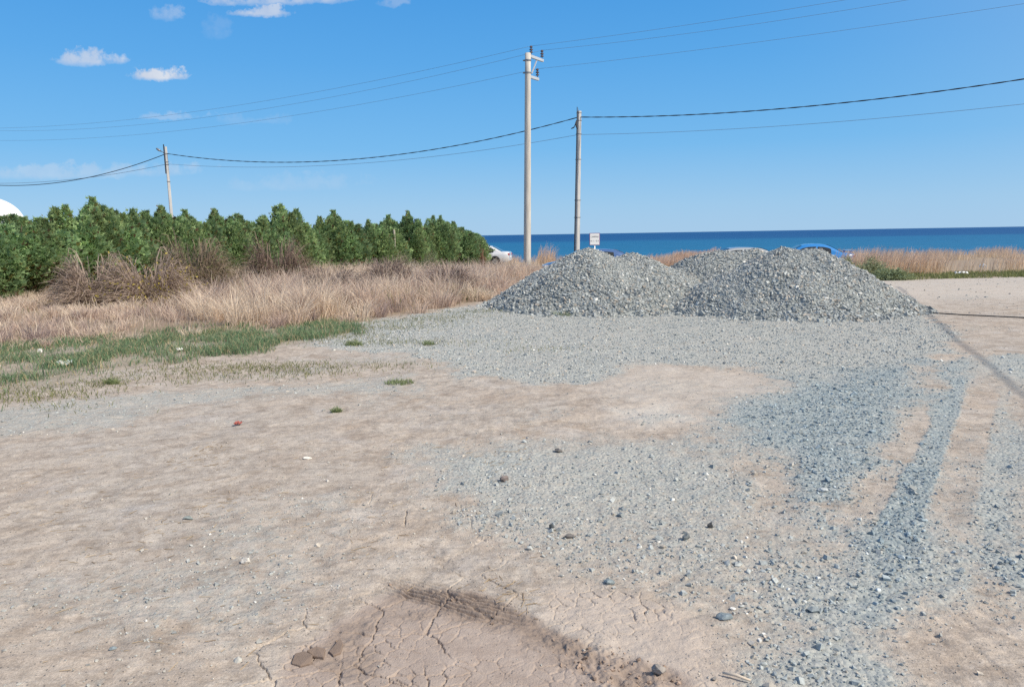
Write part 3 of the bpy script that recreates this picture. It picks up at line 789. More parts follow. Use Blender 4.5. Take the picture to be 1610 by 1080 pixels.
mud_slab('brown mud plate wedged just right of the loose dark plate', [(482, 1027), (498, 1021), (512, 1023), (509, 1036), (492, 1033)], (-0.2, 1.0))
mud_slab('upturned mud crust piece beside the sandy hollow', [(517, 1026), (528, 1016), (535, 1010), (540, 1016), (536, 1028), (524, 1032)], (0.4, 0.9))

# ---------------------------------------------------------------- blades
def blades(x, y, z, h, w, lean, cols, tipcols=None, lean_dir=None):
    """tapered bent blades; returns verts, faces, colours"""
    n = len(x)
    a = RNG.uniform(0, 2 * np.pi, n)
    wx, wy = np.cos(a) * w / 2, np.sin(a) * w / 2
    b = RNG.uniform(0, 2 * np.pi, n) if lean_dir is None else lean_dir + RNG.normal(0, 0.7, n)
    lx, ly = np.cos(b) * lean * h, np.sin(b) * lean * h
    B = np.stack([x, y, z], 1)
    Wv = np.stack([wx, wy, np.zeros(n)], 1)
    mid = B + np.stack([lx * 0.30, ly * 0.30, h * 0.55], 1)
    tip = B + np.stack([lx, ly, h * np.sqrt(np.clip(1 - 0.5 * lean ** 2, 0.2, 1))], 1)
    V = np.stack([B - Wv, B + Wv, mid - Wv * 0.8, mid + Wv * 0.8, tip - Wv * 0.25, tip + Wv * 0.25], 1)
    base = (np.arange(n) * 6)[:, None]
    Fq = np.concatenate([base + np.array([0, 1, 3, 2]), base + np.array([2, 3, 5, 4])])
    C = np.repeat(cols[:, None, :], 6, 1)
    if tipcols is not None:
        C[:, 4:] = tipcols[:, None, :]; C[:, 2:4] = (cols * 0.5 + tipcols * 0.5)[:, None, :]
    return V.reshape(-1, 3), Fq, C.reshape(-1, 3)

def pal(n, a, b, jit=0.12):
    t = RNG.random((n, 1))
    return (np.array(a) * (1 - t) + np.array(b) * t) * RNG.uniform(1 - jit, 1 + jit, (n, 1))

class Blades:
    def __init__(s): s.V, s.F, s.C, s.b = [], [], [], 0
    def add(s, v, f, c):
        s.V.append(v); s.F.append(f + s.b); s.C.append(c); s.b += len(v)
    def build(s, name, mat, label, cat, **kw):
        o = raw_mesh(name, np.concatenate(s.V), np.concatenate(s.F), mat, cols=np.concatenate(s.C))
        return tag(o, label, cat, kind='stuff')

# dry grass field on the left; its left third is low and matted
def low_left(x, y):
    return 0.42 + 0.58 * sst(-1.6, 0.8, x + 0.415 * y + 0.8 * fbm(x * 0.6, y * 0.6, 148))
def field_pts(n, x0, x1, y0, y1, poly, clump):
    x = RNG.uniform(x0, x1, n); y = RNG.uniform(y0, y1, n)
    d = sdf(poly, x + 0.3 * fbm(x * 1.2, y * 1.2, 131), y + 0.4 * fbm(x * 1.2, y * 1.2, 132))
    den = np.clip(0.55 + clump * fbm(x * 0.9, y * 0.9, 133), 0.04, 1) * sst(-0.55, 0.25, d)
    k = (RNG.random(n) < den) & (np.abs(x) < 0.70 * y + 2.5)
    return x[k], y[k], d[k]
B1 = Blades()
x, y, d = field_pts(330000, -20, 3, 10, 42, P_FIELD, 0.75)
k = RNG.random(len(x)) < 0.5 * np.clip(13.0 / np.clip(y, 9, 60), 0.28, 1); x, y, d = x[k], y[k], d[k]
big = fbm(x * 0.28, y * 0.28, 141)
low = sst(-0.05, 0.4, fbm(x * 0.45 + 9, y * 0.45, 142))            # matted brown hollows
h = (0.26 + 0.40 * RNG.random(len(x)) ** 1.5 + 0.25 * big) * (1 - 0.60 * low) * (0.85 + 0.45 * fbm(x * 1.6, y * 1.6, 145)) * (0.40 + 0.60 * sst(-0.3, 1.1, d)) * (1 + 0.35 * sst(22, 30, y)) * (1 - 0.5 * sst(33, 40, y)) * low_left(x, y)
h = np.clip(h, 0.10, 0.95)
c = pal(len(x), (0.43, 0.325, 0.255), (0.74, 0.605, 0.49))
pk = sst(-0.2, 0.5, fbm(x * 0.5, y * 0.5, 143))[:, None]
c = c * (1 - 0.85 * pk) + 0.85 * pk * pal(len(x), (0.37, 0.28, 0.24), (0.66, 0.53, 0.46))
gnm = (RNG.random(len(x)) < 0.04 + 0.30 * sst(0.25, 0.55, fbm(x * 0.7, y * 0.7, 146)))
c[gnm] = pal(int(gnm.sum()), (0.14, 0.17, 0.07), (0.26, 0.25, 0.12))
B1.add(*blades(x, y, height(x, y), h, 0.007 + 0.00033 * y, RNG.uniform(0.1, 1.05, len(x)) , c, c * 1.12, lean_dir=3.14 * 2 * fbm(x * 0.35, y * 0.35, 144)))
# arching tussocks
tx, ty, td = field_pts(5200, -20, 3, 10.5, 42, P_FIELD, 0.9)
kk = RNG.random(len(tx)) < np.clip(15.0 / ty, 0.3, 1); tx, ty, td = tx[kk], ty[kk], td[kk]
per = 70
tr_ = RNG.uniform(0.18, 0.42, len(tx)); th_ = RNG.uniform(0.40, 0.85, len(tx)) * (0.55 + 0.45 * sst(-0.2, 1.0, td)) * (1 + 0.35 * sst(22, 30, ty)) * (1 - 0.5 * sst(33, 40, ty)) * low_left(tx, ty)
tone = fbm(tx * 0.5, ty * 0.5, 147)[:, None] + RNG.normal(0, 0.35, (len(tx), 1))
tcol = np.where(tone > 0.12, np.array([[0.82, 0.68, 0.54]]), np.where(tone > -0.32, np.array([[0.70, 0.55, 0.45]]), np.array([[0.47, 0.36, 0.32]])))
ra = RNG.uniform(0, 2 * np.pi, (len(tx), per)); rq = np.sqrt(RNG.random((len(tx), per)))
x = (tx[:, None] + np.cos(ra) * rq * tr_[:, None] * 0.45).ravel(); y = (ty[:, None] + np.sin(ra) * rq * tr_[:, None] * 0.45).ravel()
h = (th_[:, None] * RNG.uniform(0.55, 1.1, (len(tx), per))).ravel()
c = np.repeat(tcol, per, 0) * RNG.uniform(0.65, 1.15, (len(x), 1))
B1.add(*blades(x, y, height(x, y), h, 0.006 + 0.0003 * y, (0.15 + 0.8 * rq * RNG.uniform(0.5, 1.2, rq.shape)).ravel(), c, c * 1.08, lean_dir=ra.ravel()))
# taller seed stalks standing above
x, y, d = field_pts(15000, -20, 3, 11, 42, P_FIELD, 0.9)
k = d > 0.4; x, y = x[k], y[k]
c = pal(len(x), (0.62, 0.50, 0.38), (0.82, 0.69, 0.56))
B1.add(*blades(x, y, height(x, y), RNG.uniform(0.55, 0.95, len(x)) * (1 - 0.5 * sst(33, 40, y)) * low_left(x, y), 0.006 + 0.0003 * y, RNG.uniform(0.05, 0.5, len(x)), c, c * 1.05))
B1.build('dry_grass', M_DRY, 'tall dry straw coloured grass covering the field before the hedge', 'dry grass')

# green turf strip along the field edge
B2 = Blades()
n = 260000
x = RNG.uniform(-11, 0.5, n); y = RNG.uniform(6.5, 17, n)
mk = masks(x, y)
spot = np.clip(fbm(x * 1.5, y * 1.8, 151) * 1.8 + 0.55, 0.06, 1)
k = RNG.random(n) < mk['green'] * spot * 0.8
x, y, mk2 = x[k], y[k], {q: v[k] for q, v in mk.items()}
tall = np.clip(0.5 + fbm(x * 0.9, y * 0.9, 152), 0.1, 1)
h = RNG.uniform(0.03, 0.09, len(x)) + 0.10 * tall * RNG.random(len(x))
c = pal(len(x), (0.10, 0.165, 0.085), (0.21, 0.30, 0.165))
ye = RNG.random(len(x)) < 0.18; c[ye] = pal(int(ye.sum()), (0.38, 0.31, 0.17), (0.52, 0.42, 0.27))
B2.add(*blades(x, y, height(x, y), h, np.full(len(x), 0.0085), RNG.uniform(0.2, 1.0, len(x)), c, c * 1.15))
# thin creeping patches out on the gravel and dirt
for px, py, w, dpt, nn in ((600, 516, 1.4, 0.4, 600), (640, 506, 1.5, 0.4, 500), (580, 540, 1.0, 0.3, 350), (540, 530, 1.0, 0.4, 500), (400, 590, 1.2, 0.2, 300), (240, 590, 1.0, 0.25, 300), (350, 578, 1.3, 0.30, 700), (440, 578, 1.0, 0.22, 500), (60, 620, 1.0, 0.35, 700), (170, 603, .35, .12, 250), (500, 585, 0.6, .15, 150),
                           (690, 500, 1.2, 0.4, 400), (740, 492, 0.9, 0.25, 260), (820, 490, 1.0, 0.2, 260), (850, 550, .7, .12, 90), (600, 575, 0.9, 0.2, 200),
                           (680, 540, 1.2, 0.25, 220), (90, 642, 0.5, 0.1, 60), (15, 627, 0.8, 0.2, 300), (285, 600, 0.3, 0.1, 60)):
    g = gp(px, py)
    x = RNG.normal(g.x, w / 2, nn); y = RNG.normal(g.y, dpt / 2 + 0.1, nn)
    c = pal(nn, (0.10, 0.14, 0.05), (0.30, 0.28, 0.13))
    B2.add(*blades(x, y, height(x, y), RNG.uniform(0.02, 0.07, nn), np.full(nn, 0.007), RNG.uniform(0.4, 1.2, nn), c))
# strip by the sea on the right
n = 26000
x = RNG.uniform(9, 32, n); y = RNG.uniform(25.5, 33.5, n)
m_ = masks(x, y)['far']
k = RNG.random(n) < m_ * np.clip(0.6 + 0.9 * fbm(x * 0.8, y * 0.8, 155), 0, 1); x, y = x[k], y[k]
c = pal(len(x), (0.13, 0.17, 0.06), (0.30, 0.30, 0.13))
B2.add(*blades(x, y, height(x, y), RNG.uniform(0.06, 0.20, len(x)), np.full(len(x), 0.02), RNG.uniform(0.2, 0.9, len(x)), c))
B2.build('green_grass', M_GREENBL, 'short green grass along the field edge and by the shore', 'grass')

# bits of dead straw lying on the bare dirt at the left
n = 9000
x = RNG.uniform(-3.4, 1.0, n); y = RNG.uniform(2.3, 6.0, n); mk = masks(x, y)
k = RNG.random(n) < (0.9 * sst(0.05, 0.45, fbm(x * 1.3, y * 1.3, 171)) + 0.05) * (1 - mk['mud']) * (1 - mk['crust']) * (x < 0.1) * (1 - mk['gravel']) * (np.abs(x) < 0.72 * y)
x, y = x[k], y[k]; mk = {q: v[k] for q, v in mk.items()}
an = RNG.normal(0.35, 0.8, len(x)); ln = RNG.uniform(0.008, 0.035, len(x)); wd = RNG.uniform(0.0008, 0.0017, len(x))
z = height(x, y, mk) + 0.002
dx, dy = np.cos(an) * ln, np.sin(an) * ln; ex, ey = -np.sin(an) * wd, np.cos(an) * wd
V = np.stack([np.stack([x - dx - ex, y - dy - ey, z], 1), np.stack([x + dx - ex, y + dy - ey, z + 0.003], 1), np.stack([x + dx + ex, y + dy + ey, z + 0.004], 1), np.stack([x - dx + ex, y - dy + ey, z + 0.002], 1)], 1).reshape(-1, 3)
c = np.repeat(pal(len(x), (0.30, 0.21, 0.13), (0.62, 0.49, 0.33)), 4, 0)
tag(raw_mesh('straw_litter', V, np.arange(len(x) * 4).reshape(-1, 4), M_DRY, cols=c), 'bits of dead straw strewn on the bare dirt at left', 'straw', kind='stuff')

# feathery dry reeds along the cliff
B3 = Blades()
def reeds(n, x0, x1, y0, y1, hmin, hmax, seed, gap=0.3):
    x = RNG.uniform(x0, x1, n); y = RNG.uniform(y0, y1, n)
    cl = fbm(x * 0.55, y * 0.30, seed)
    k = RNG.random(n) < np.clip(cl * 2.8 + gap, 0.02, 1); x, y, cl = x[k], y[k], cl[k]
    hh = RNG.uniform(hmin, hmax, len(x)) * np.clip(0.8 + 0.6 * cl, 0.45, 1.25)
    c = pal(len(x), (0.66, 0.53, 0.37), (0.82, 0.68, 0.50)); tc = pal(len(x), (0.62, 0.43, 0.33), (0.78, 0.58, 0.46))
    B3.add(*blades(x, y, height(x, y), hh, 0.016 + 0.010 * RNG.random(len(x)), RNG.uniform(0.1, 0.5, len(x)), c, tc, lean_dir=np.zeros(len(x)) + 0.2))
reeds(15000, 14.6, 36, 31.8, 36, 0.50, 1.20, 161, -0.1)
reeds(6000, 6.2, 9.6, 33, 35.2, 0.75, 1.2, 165, 0.6)
reeds(5000, 9.6, 12.6, 46, 49, 0.7, 1.2, 166, 0.6)
reeds(24000, 1.4, 44, 50, 59, 0.4, 0.8, 162, 0.2)
reeds(1500, -2.2, 1.2, 56, 58, 0.4, 0.9, 163, 0.3)
reeds(420, 1.7, 2.9, 48.6, 50.0, 0.8, 1.7, 164, 0.6)
B3.build('dry_reeds', M_DRY, 'feathery pinkish dry reeds along the cliff edge before the sea', 'reeds')

# ---------------------------------------------------------------- small grass tufts on the lot
def tuft(px, py, wpx, hgt, n, label, ca=(0.13, 0.19, 0.075), cb=(0.31, 0.34, 0.17)):
    g = gp(px, py); r = wpx / F * g.y / 2
    a = RNG.uniform(0, 2 * np.pi, n); q = np.sqrt(RNG.random(n)) * r
    x = np.cos(a) * q; y = np.sin(a) * q * 0.8
    c = pal(n, ca, cb)
    z = height(x + g.x, y + g.y) - gz(g.x, g.y)
    v, f, c = blades(x, y, z - 0.005, RNG.uniform(0.4, 1, n) * hgt, np.full(n, 0.007), RNG.uniform(0.3, 1.1, n), c, c * 1.1)
    return tag(raw_mesh('grass_tuft', v, f, M_GREENBL, cols=c, loc=(g.x, g.y, gz(g.x, g.y))), label, 'grass tuft', 'green tufts on the bare lot')
tuft(628, 600, 46, 0.065, 300, 'low green grass tuft alone on dirt below the pale gravel')
tuft(529, 648, 18, 0.07, 120, 'tiny grass tuft on bare dirt, nearest the camera')
tuft(885, 496, 40, 0.13, 260, 'green grass tuft at the foot of the left gravel heap')
tuft(557, 545, 28, 0.11, 240, 'round bright green tuft on gravel at the end of the grass strip')
tuft(674, 541, 20, 0.10, 120, 'thin tuft on gravel right of the round bright tuft')
tuft(176, 605, 22, 0.09, 200, 'small tuft on dirt below the green strip, at far left')
tuft(745, 470, 46, 0.35, 500, 'leafy weed clump where dry grass meets the left gravel heap', (0.10, 0.15, 0.05), (0.22, 0.27, 0.10))

# ---------------------------------------------------------------- conifers of the hedge
def conifer_mesh(seed, H, R, nspray):
    rng = np.random.default_rng(seed)
    # a broad bushy body and many upright plumes of different height on and around it
    lead = []
    for i in range(rng.integers(17, 23)):
        a = rng.uniform(0, 2 * np.pi); q = R * np.sqrt(rng.random()) * 0.95
        top = H * (1.0 - 0.22 * (q / R) ** 2) * rng.uniform(0.80, 0.98)
        lead.append((q * np.cos(a), q * np.sin(a), top, rng.uniform(0.28, 0.50) * R, top * rng.uniform(0.0, 0.40)))
    lead.append((0.1, 0, H * 0.97, 0.36 * R, 0.2))
    A = np.array(lead); wts = (A[:, 2] - A[:, 4]) * A[:, 3]; wts /= wts.sum()
    which = rng.choice(len(lead), nspray, p=wts)
    L = A[which]
    t = rng.random(nspray) ** 0.85
    z = 0.08 + L[:, 4] + t * (L[:, 2] - L[:, 4])
    rad = L[:, 3] * np.clip(1 - t ** 3.2, 0.10, 1) * np.clip(0.6 + 1.4 * t, 0, 1)
    a = rng.uniform(0, 2 * np.pi, nspray)
    lump = 0.85 + 0.30 * np.sin(a * 3 + t * 9 + seed) * np.sin(t * 13 + a * 2)
    q = rad * lump * (0.35 + 0.65 * np.sqrt(rng.random(nspray))) + 0.02
    far = rng.random(nspray) < 0.06; q = np.where(far, q * 1.3 + 0.06, q)
    c = np.stack([L[:, 0] + q * np.cos(a), L[:, 1] + q * np.sin(a), z], 1)
    out = np.stack([np.cos(a) + 0.5 * L[:, 0] / R, np.sin(a) + 0.5 * L[:, 1] / R, rng.uniform(0.4, 1.8, nspray) + 0.8 * t], 1) + rng.normal(0, 0.35, (nspray, 3))
    out /= np.linalg.norm(out, axis=1)[:, None]
    side = np.cross(out, rng.normal(0, 1, (nspray, 3))); side /= np.linalg.norm(side, axis=1)[:, None]
    ln = rng.uniform(0.08, 0.20, nspray)[:, None] * (1 - 0.35 * t[:, None]); wd = ln * rng.uniform(0.22, 0.42, (nspray, 1))
    # a flat feathery spray: centre leaflet and two side leaflets
    V = np.stack([c - out * ln * 0.4, c + side * wd * 0.45, c + out * ln, c - side * wd * 0.45,
                  c + out * ln * 0.1 + side * wd * 1.5, c + out * ln * 0.35 + side * wd * 0.3,
                  c + out * ln * 0.1 - side * wd * 1.5, c + out * ln * 0.35 - side * wd * 0.3], 1)
    base = (np.arange(nspray) * 8)[:, None]
    T = np.concatenate([base + np.array(k) for k in ((0, 1, 2), (0, 2, 3), (0, 4, 5), (0, 7, 6))])
    k = rng.random((nspray, 1))
    col = np.array([0.150, 0.250, 0.135]) * (1 - k) + np.array([0.39, 0.53, 0.245]) * k
    cl = 0.5 + 0.5 * np.sin(c[:, :1] * 3.1 + seed) * np.sin(c[:, 1:2] * 4.3) * np.sin(c[:, 2:3] * 3.7 + seed)
    col = col * (0.85 + 0.4 * cl) * (1 + 0.22 * np.sin(which * 2.3 + seed))[:, None] + np.array([0.035, 0.02, 0.0]) * (np.sin(which * 1.7 + seed) > 0.4)[:, None]
    yl = rng.random(nspray) < 0.06
    col[yl] = np.array([0.24, 0.23, 0.08]) * rng.uniform(0.7, 1.1, (yl.sum(), 1))
    br = rng.random(nspray) < 0.03 + 0.10 * (t < 0.2)
    col[br] = np.array([0.19, 0.125, 0.075]) * rng.uniform(0.7, 1.2, (br.sum(), 1))
    return V.reshape(-1, 3), T, np.repeat(col, 8, 0)

protos = []
for s_ in range(5):
    v, f, c = conifer_mesh(300 + s_, 3.0, 1.25, 17000)
    crown = raw_mesh('crown', v, f, M_LEAF, cols=c)
    m = MB()
    m.tube([(0, 0, -0.15), (0.03, 0.02, 0.8), (0.0, 0.03, 1.7), (0, 0, 2.7)], [0.08, 0.065, 0.04, 0.012], 7)
    for i in range(9):
        a = i * 2.4 + s_; z0 = 0.35 + 0.22 * i; r = 0.75 - 0.06 * i
        m.tube([(0, 0, z0), (r * 0.5 * math.cos(a), r * 0.5 * math.sin(a), z0 + 0.18), (r * math.cos(a), r * math.sin(a), z0 + 0.5)], [0.022, 0.014, 0.005], 5)
    trunk = m.build('trunk', M_BARK, smooth=True)
    protos.append((crown, trunk))
H0 = Vector((-16.2, 21.2)); H1 = Vector((-3.1, 48.5))
# distance fraction along the row, height, width, proto
hedge = []
NT_ = 25
tops = {0: 2.4, 1: 2.42, 2: 2.55, 3: 3.1, 4: 3.3, 5: 3.15, 6: 3.2, 7: 3.0, 8: 3.3, 9: 3.2, 10: 3.05, 11: 3.5, 12: 3.0, 13: 3.1, 14: 3.35, 15: 2.85, 16: 3.05, 17: 3.1, 18: 3.25, 19: 3.3, 20: 2.9, 21: 3.3, 22: 3.25, 23: 3.15, 24: 2.5}
used_proto = set()
def landmark(i):
    n = NT_ - 1 - i
    names = {
        24: 'low rounded conifer ending the hedge row, beside the white car',
        23: 'yellow green tipped conifer, second from the seaward end of the hedge',
        22: 'bushy conifer, third from the seaward end of the hedge',
        21: 'broad conifer just right of the pale wooden post in the hedge',
        20: 'shorter conifer in the hedge directly behind the pale wooden post',
        19: 'rounded conifer immediately left of the pale wooden post',
        18: 'second conifer left of the pale wooden post in the hedge',
        0: 'leftmost conifer of the hedge, cut by the photo edge',
        1: 'conifer in front of the white tunnel shed, left end of hedge',
        2: 'spiky conifer just right of the white tunnel shed',
    }
    if i in names: return names[i]
    if i < 9:
        o_ = ['third', 'fourth', 'fifth', 'sixth', 'seventh', 'eighth'][i - 3]
        return f'dense green conifer in the hedge, {o_} tree counted right from the white shed'
    o_ = {9: 'just left of', 10: 'directly below', 11: 'just right of', 12: 'second right of'}
    if i in o_: return f'dense green conifer in the hedge, {o_[i]} the leaning lamp pole'
    o2 = {13: 'fifth', 14: 'fourth', 15: 'third', 16: 'second', 17: 'first'}[i]
    return f'conifer in mid hedge, {o2} left of three rounded trees near the wooden post'
for i in range(NT_):
    t = i / (NT_ - 1)
    p = H0.lerp(H1, t ** 1.0)
    x = p.x + random.uniform(-0.25, 0.25); y = p.y + random.uniform(-0.35, 0.35)
    k = i % 5 if i < 5 else random.randrange(5)
    r = empty('conifer_tree', (x, y, gz(x, y) - 0.05), random.uniform(0, 6.28))
    tag(r, landmark(i), 'tree', 'conifers of the hedge row')
    hs = tops[i] / 3.0 * random.uniform(0.90, 1.04) * (1.0 + 0.05 * t); ws = random.uniform(1.0, 1.35)
    r.scale = (ws, ws, hs)
    for src in protos[k]:
        o = src if (k, src.name) not in used_proto else src.copy()
        if o is src: used_proto.add((k, src.name))
        else: COL.objects.link(o)
        o.parent = r

# ---------------------------------------------------------------- dry bramble bushes in front of the hedge
def twig_bush(rng, R, H, n, ca, cb, leafy=0.0, lc=None, arch=1.0):
    V, Fq, C = [], [], []; b = 0
    for i in range(n):
        a = rng.uniform(0, 2 * np.pi); r0 = R * 0.35 * np.sqrt(rng.random())
        p0 = np.array([r0 * np.cos(a), r0 * np.sin(a), -0.03])
        a2 = a + rng.normal(0, 0.7); L = R * rng.uniform(0.35, 1.0); hh = H * rng.uniform(0.35, 1.0) * (1.05 - 0.75 * (L / R) ** 2) * (0.8 + 0.3 * np.sin(a * 2 + H * 9))
        ts = np.linspace(0, 1, 6)
        arc = np.sin(ts * np.pi * (0.5 + 0.32 * arch * rng.random()))
        pts = p0 + np.stack([np.cos(a2) * L * ts ** 1.3, np.sin(a2) * L * ts ** 1.3, hh * arc], 1) + rng.normal(0, 0.02, (6, 3))
        w = rng.uniform(0.006, 0.012) * np.array([1.3, 1.1, 1, 0.8, 0.6, 0.3])
        s = np.cross(pts[-1] - pts[0], rng.normal(0, 1, 3)); s /= np.linalg.norm(s) + 1e-9
        vv = np.stack([pts - s * w[:, None], pts + s * w[:, None]], 1).reshape(-1, 3)
        V.append(vv); Fq.append(np.array([(2 * k, 2 * k + 1, 2 * k + 3, 2 * k + 2) for k in range(5)]) + b)
        k = rng.random(); col = np.array(ca) * (1 - k) + np.array(cb) * k
        C.append(np.tile(col, (12, 1))); b += 12
        m = rng.poisson(leafy)
        for _ in range(m):
            q = pts[rng.integers(1, 6)] + rng.normal(0, 0.035, 3)
            d1 = rng.normal(0, 1, 3); d1 /= np.linalg.norm(d1); d2 = np.cross(d1, rng.normal(0, 1, 3)); d2 /= np.linalg.norm(d2) + 1e-9
            sz = rng.uniform(0.02, 0.045)
            V.append(np.array([q - d1 * sz, q + d2 * sz * 0.5, q + d1 * sz, q - d2 * sz * 0.5])); Fq.append(np.array([[0, 1, 2, 3]]) + b)
            C.append(np.tile(np.array(lc) * rng.uniform(0.7, 1.25), (4, 1))); b += 4
    return np.concatenate(V), np.concatenate(Fq), np.concatenate(C)

def bush(name, label, px, py, d, R, H, n, ca, cb, leafy=0, lc=None, cat='bush', group=None, mat=None, arch=1.0):
    p = at(px, py, d); z = gz(p.x, d); H *= 1.2; n = int(n * 1.15)
    v, f, c = twig_bush(np.random.default_rng(int(px * 7 + py)), R, H, n, ca, cb, leafy, lc, arch)
    return tag(raw_mesh(name, v, f, mat or M_DRY, cols=c, loc=(p.x, d, z)), label, cat, group)
BR = ((0.27, 0.205, 0.17), (0.60, 0.475, 0.39)); GRP = 'dry brambles before the hedge'
bush('bramble_bush', 'tangled brown bramble mound at left, lower left of the yellow flecked bush', 145, 430, 19.3, 1.05, 1.25, 1400, *BR, 1.0, (0.22, 0.17, 0.11), group=GRP)
bush('bramble_bush', 'brown arching bramble mound with a yellow flecked lower side', 232, 430, 19.3, 1.25, 1.25, 1700, *BR, 1.2, (0.42, 0.34, 0.08), group=GRP)
bush('bramble_bush', 'tall brownish green bramble climbing the hedge below the leaning pole', 303, 400, 21.3, 1.3, 1.70, 1700, (0.20, 0.15, 0.11), (0.44, 0.34, 0.25), 2.5, (0.16, 0.15, 0.07), group=GRP)
bush('bramble_bush', 'dark reddish brown bramble against the hedge middle', 432, 390, 26.0, 1.4, 1.75, 1500, (0.19, 0.135, 0.11), (0.42, 0.31, 0.25), 2.0, (0.12, 0.13, 0.06), group=GRP)
bush('bramble_bush', 'dark brown collapsed bramble mound in the dry grass, right of centre field', 612, 430, 23.0, 1.2, 1.05, 1700, (0.17, 0.125, 0.11), (0.42, 0.32, 0.27), 0.5, (0.2, 0.15, 0.1), group=GRP)
bush('bramble_bush', 'low purplish bramble in the dry grass near the left gravel heap', 705, 440, 21.5, 1.0, 0.85, 1200, (0.20, 0.15, 0.13), (0.46, 0.35, 0.30), 0.5, (0.2, 0.15, 0.1), group=GRP)
bush('bramble_bush', 'wide low purplish brown bramble in the middle of the dry grass', 520, 440, 20.5, 1.2, 0.85, 1400, (0.22, 0.17, 0.145), (0.50, 0.39, 0.33), 0.5, (0.2, 0.15, 0.1), group=GRP)
bush('weed_bush', 'pale grey green feathery weed bush under the hedge near the wooden post', 655, 405, 32.0, 1.35, 1.25, 1500, (0.20, 0.20, 0.12), (0.38, 0.35, 0.22), 3.0, (0.20, 0.22, 0.11), 'weeds')
bush('weed_bush', 'thin reddish dry shrub at the very end of the hedge', 757, 385, 47.0, 0.32, 1.7, 130, (0.22, 0.13, 0.09), (0.36, 0.22, 0.16), 1.5, (0.26, 0.15, 0.10), 'weeds')
GS = ((0.24, 0.26, 0.14), (0.42, 0.41, 0.24))
bush('green_shrub', 'taller grey green shrub beside the right gravel heap', 1352, 412, 28.5, 1.0, 0.78, 1300, *GS, 4.0, (0.36, 0.40, 0.25), 'shrub', 'green shrubs beside the right heap', M_GREENBL)
bush('green_shrub', 'lower green shrub on the edge of the pale lot', 1400, 425, 26.5, 0.72, 0.42, 1000, (0.16, 0.19, 0.09), (0.32, 0.34, 0.17), 5.0, (0.32, 0.38, 0.22), 'shrub', 'green shrubs beside the right heap', M_GREENBL)
bush('green_shrub', 'yellowish green low weed seen between the gravel heaps', 1062, 415, 30.5, 1.1, 0.55, 900, *GS, 3.0, (0.20, 0.24, 0.10), 'shrub', None, M_GREENBL)

# ---------------------------------------------------------------- poles
def pz(px, py, depth):
    return at(px, py, depth).z

# tall concrete pole carrying three conductors
D1 = 38.0
b1 = at(828.6, 412, D1); top1 = at(829.6, 84, D1)
bx, by = b1.x, D1; z0 = gz(bx, by) - 0.1; hp = top1.z - z0
leanx = (top1.x - b1.x) / (top1.z - b1.z)
tp = empty('utility_pole', (bx, by, z0))
tag(tp, 'tall thick pale concrete pole with two bracket arms and three insulators', 'utility pole')
m = MB(); m.tube([(leanx * hp * t, 0, hp * t) for t in np.linspace(0, 1, 12)], [0.188 - 0.048 * t for t in np.linspace(0, 1, 12)], 24)
m.build('shaft', M_POLE, tp, smooth=True).data.polygons[-1].use_smooth = False
AD = Vector((0.54, 0.84, 0)).normalized()
def px_to_local(px, py, depth): 
    p = at(px, py, depth); return Vector((p.x - bx, p.y - by, p.z - z0))
anchors = []
def arm(pxa, pya, length, ins_px, drop_brace):
    a = px_to_local(pxa, pya, D1); a.y = 0.0
    e = a + AD * length
    m = MB(); m.bar(a - AD * 0.12, e, 0.11, 0.13)
    arm_o = m.build('bracket_arm', M_GALV, tp, bevel=0.008)
    if drop_brace:
        q = MB(); q.bar(a + AD * (length * 0.55) + Vector((0, 0, -0.09)), Vector((a.x + 0.13, 0.05, a.z - 0.82)), 0.05, 0.05)
        q.build('brace', M_GALV, tp)
    return a, e
def insulator(p):
    m = MB()
    m.lathe([(0.018, 0), (0.018, 0.10), (0.085, 0.11), (0.075, 0.16), (0.03, 0.18), (0.03, 0.22), (0.09, 0.23), (0.08, 0.28), (0.03, 0.30), (0.03, 0.34), (0.075, 0.35), (0.07, 0.40), (0.03, 0.44)], p, 12)
    m.build('insulator', M_INS, tp, smooth=False)
    return Vector((bx, by, z0)) + Vector(p) + Vector((0, 0, 0.42))
a_, e_ = arm(831.5, 88, 1.35, None, True)
w1 = insulator(a_ + AD * 0.22 + Vector((0, 0, 0.065))); w2 = insulator(e_ - AD * 0.08 + Vector((0, 0, 0.065)))
a2_, e2_ = arm(831.5, 120.5, 0.9, None, False)
w3 = insulator(e2_ - AD * 0.08 + Vector((0, 0, 0.065)))
for py in (95.5, 115.0):
    c_ = px_to_local(829.6, py, D1)
    m = MB(); r = 0.148; m.lathe([(r, -0.03), (r + 0.018, -0.03), (r + 0.018, 0.03), (r, 0.03)], (leanx * c_.z, 0, c_.z), 24)
    m.box((leanx * c_.z - r - 0.05, 0, c_.z), (0.09, 0.06, 0.06))
    m.build('clamp_band', M_BAND, tp)

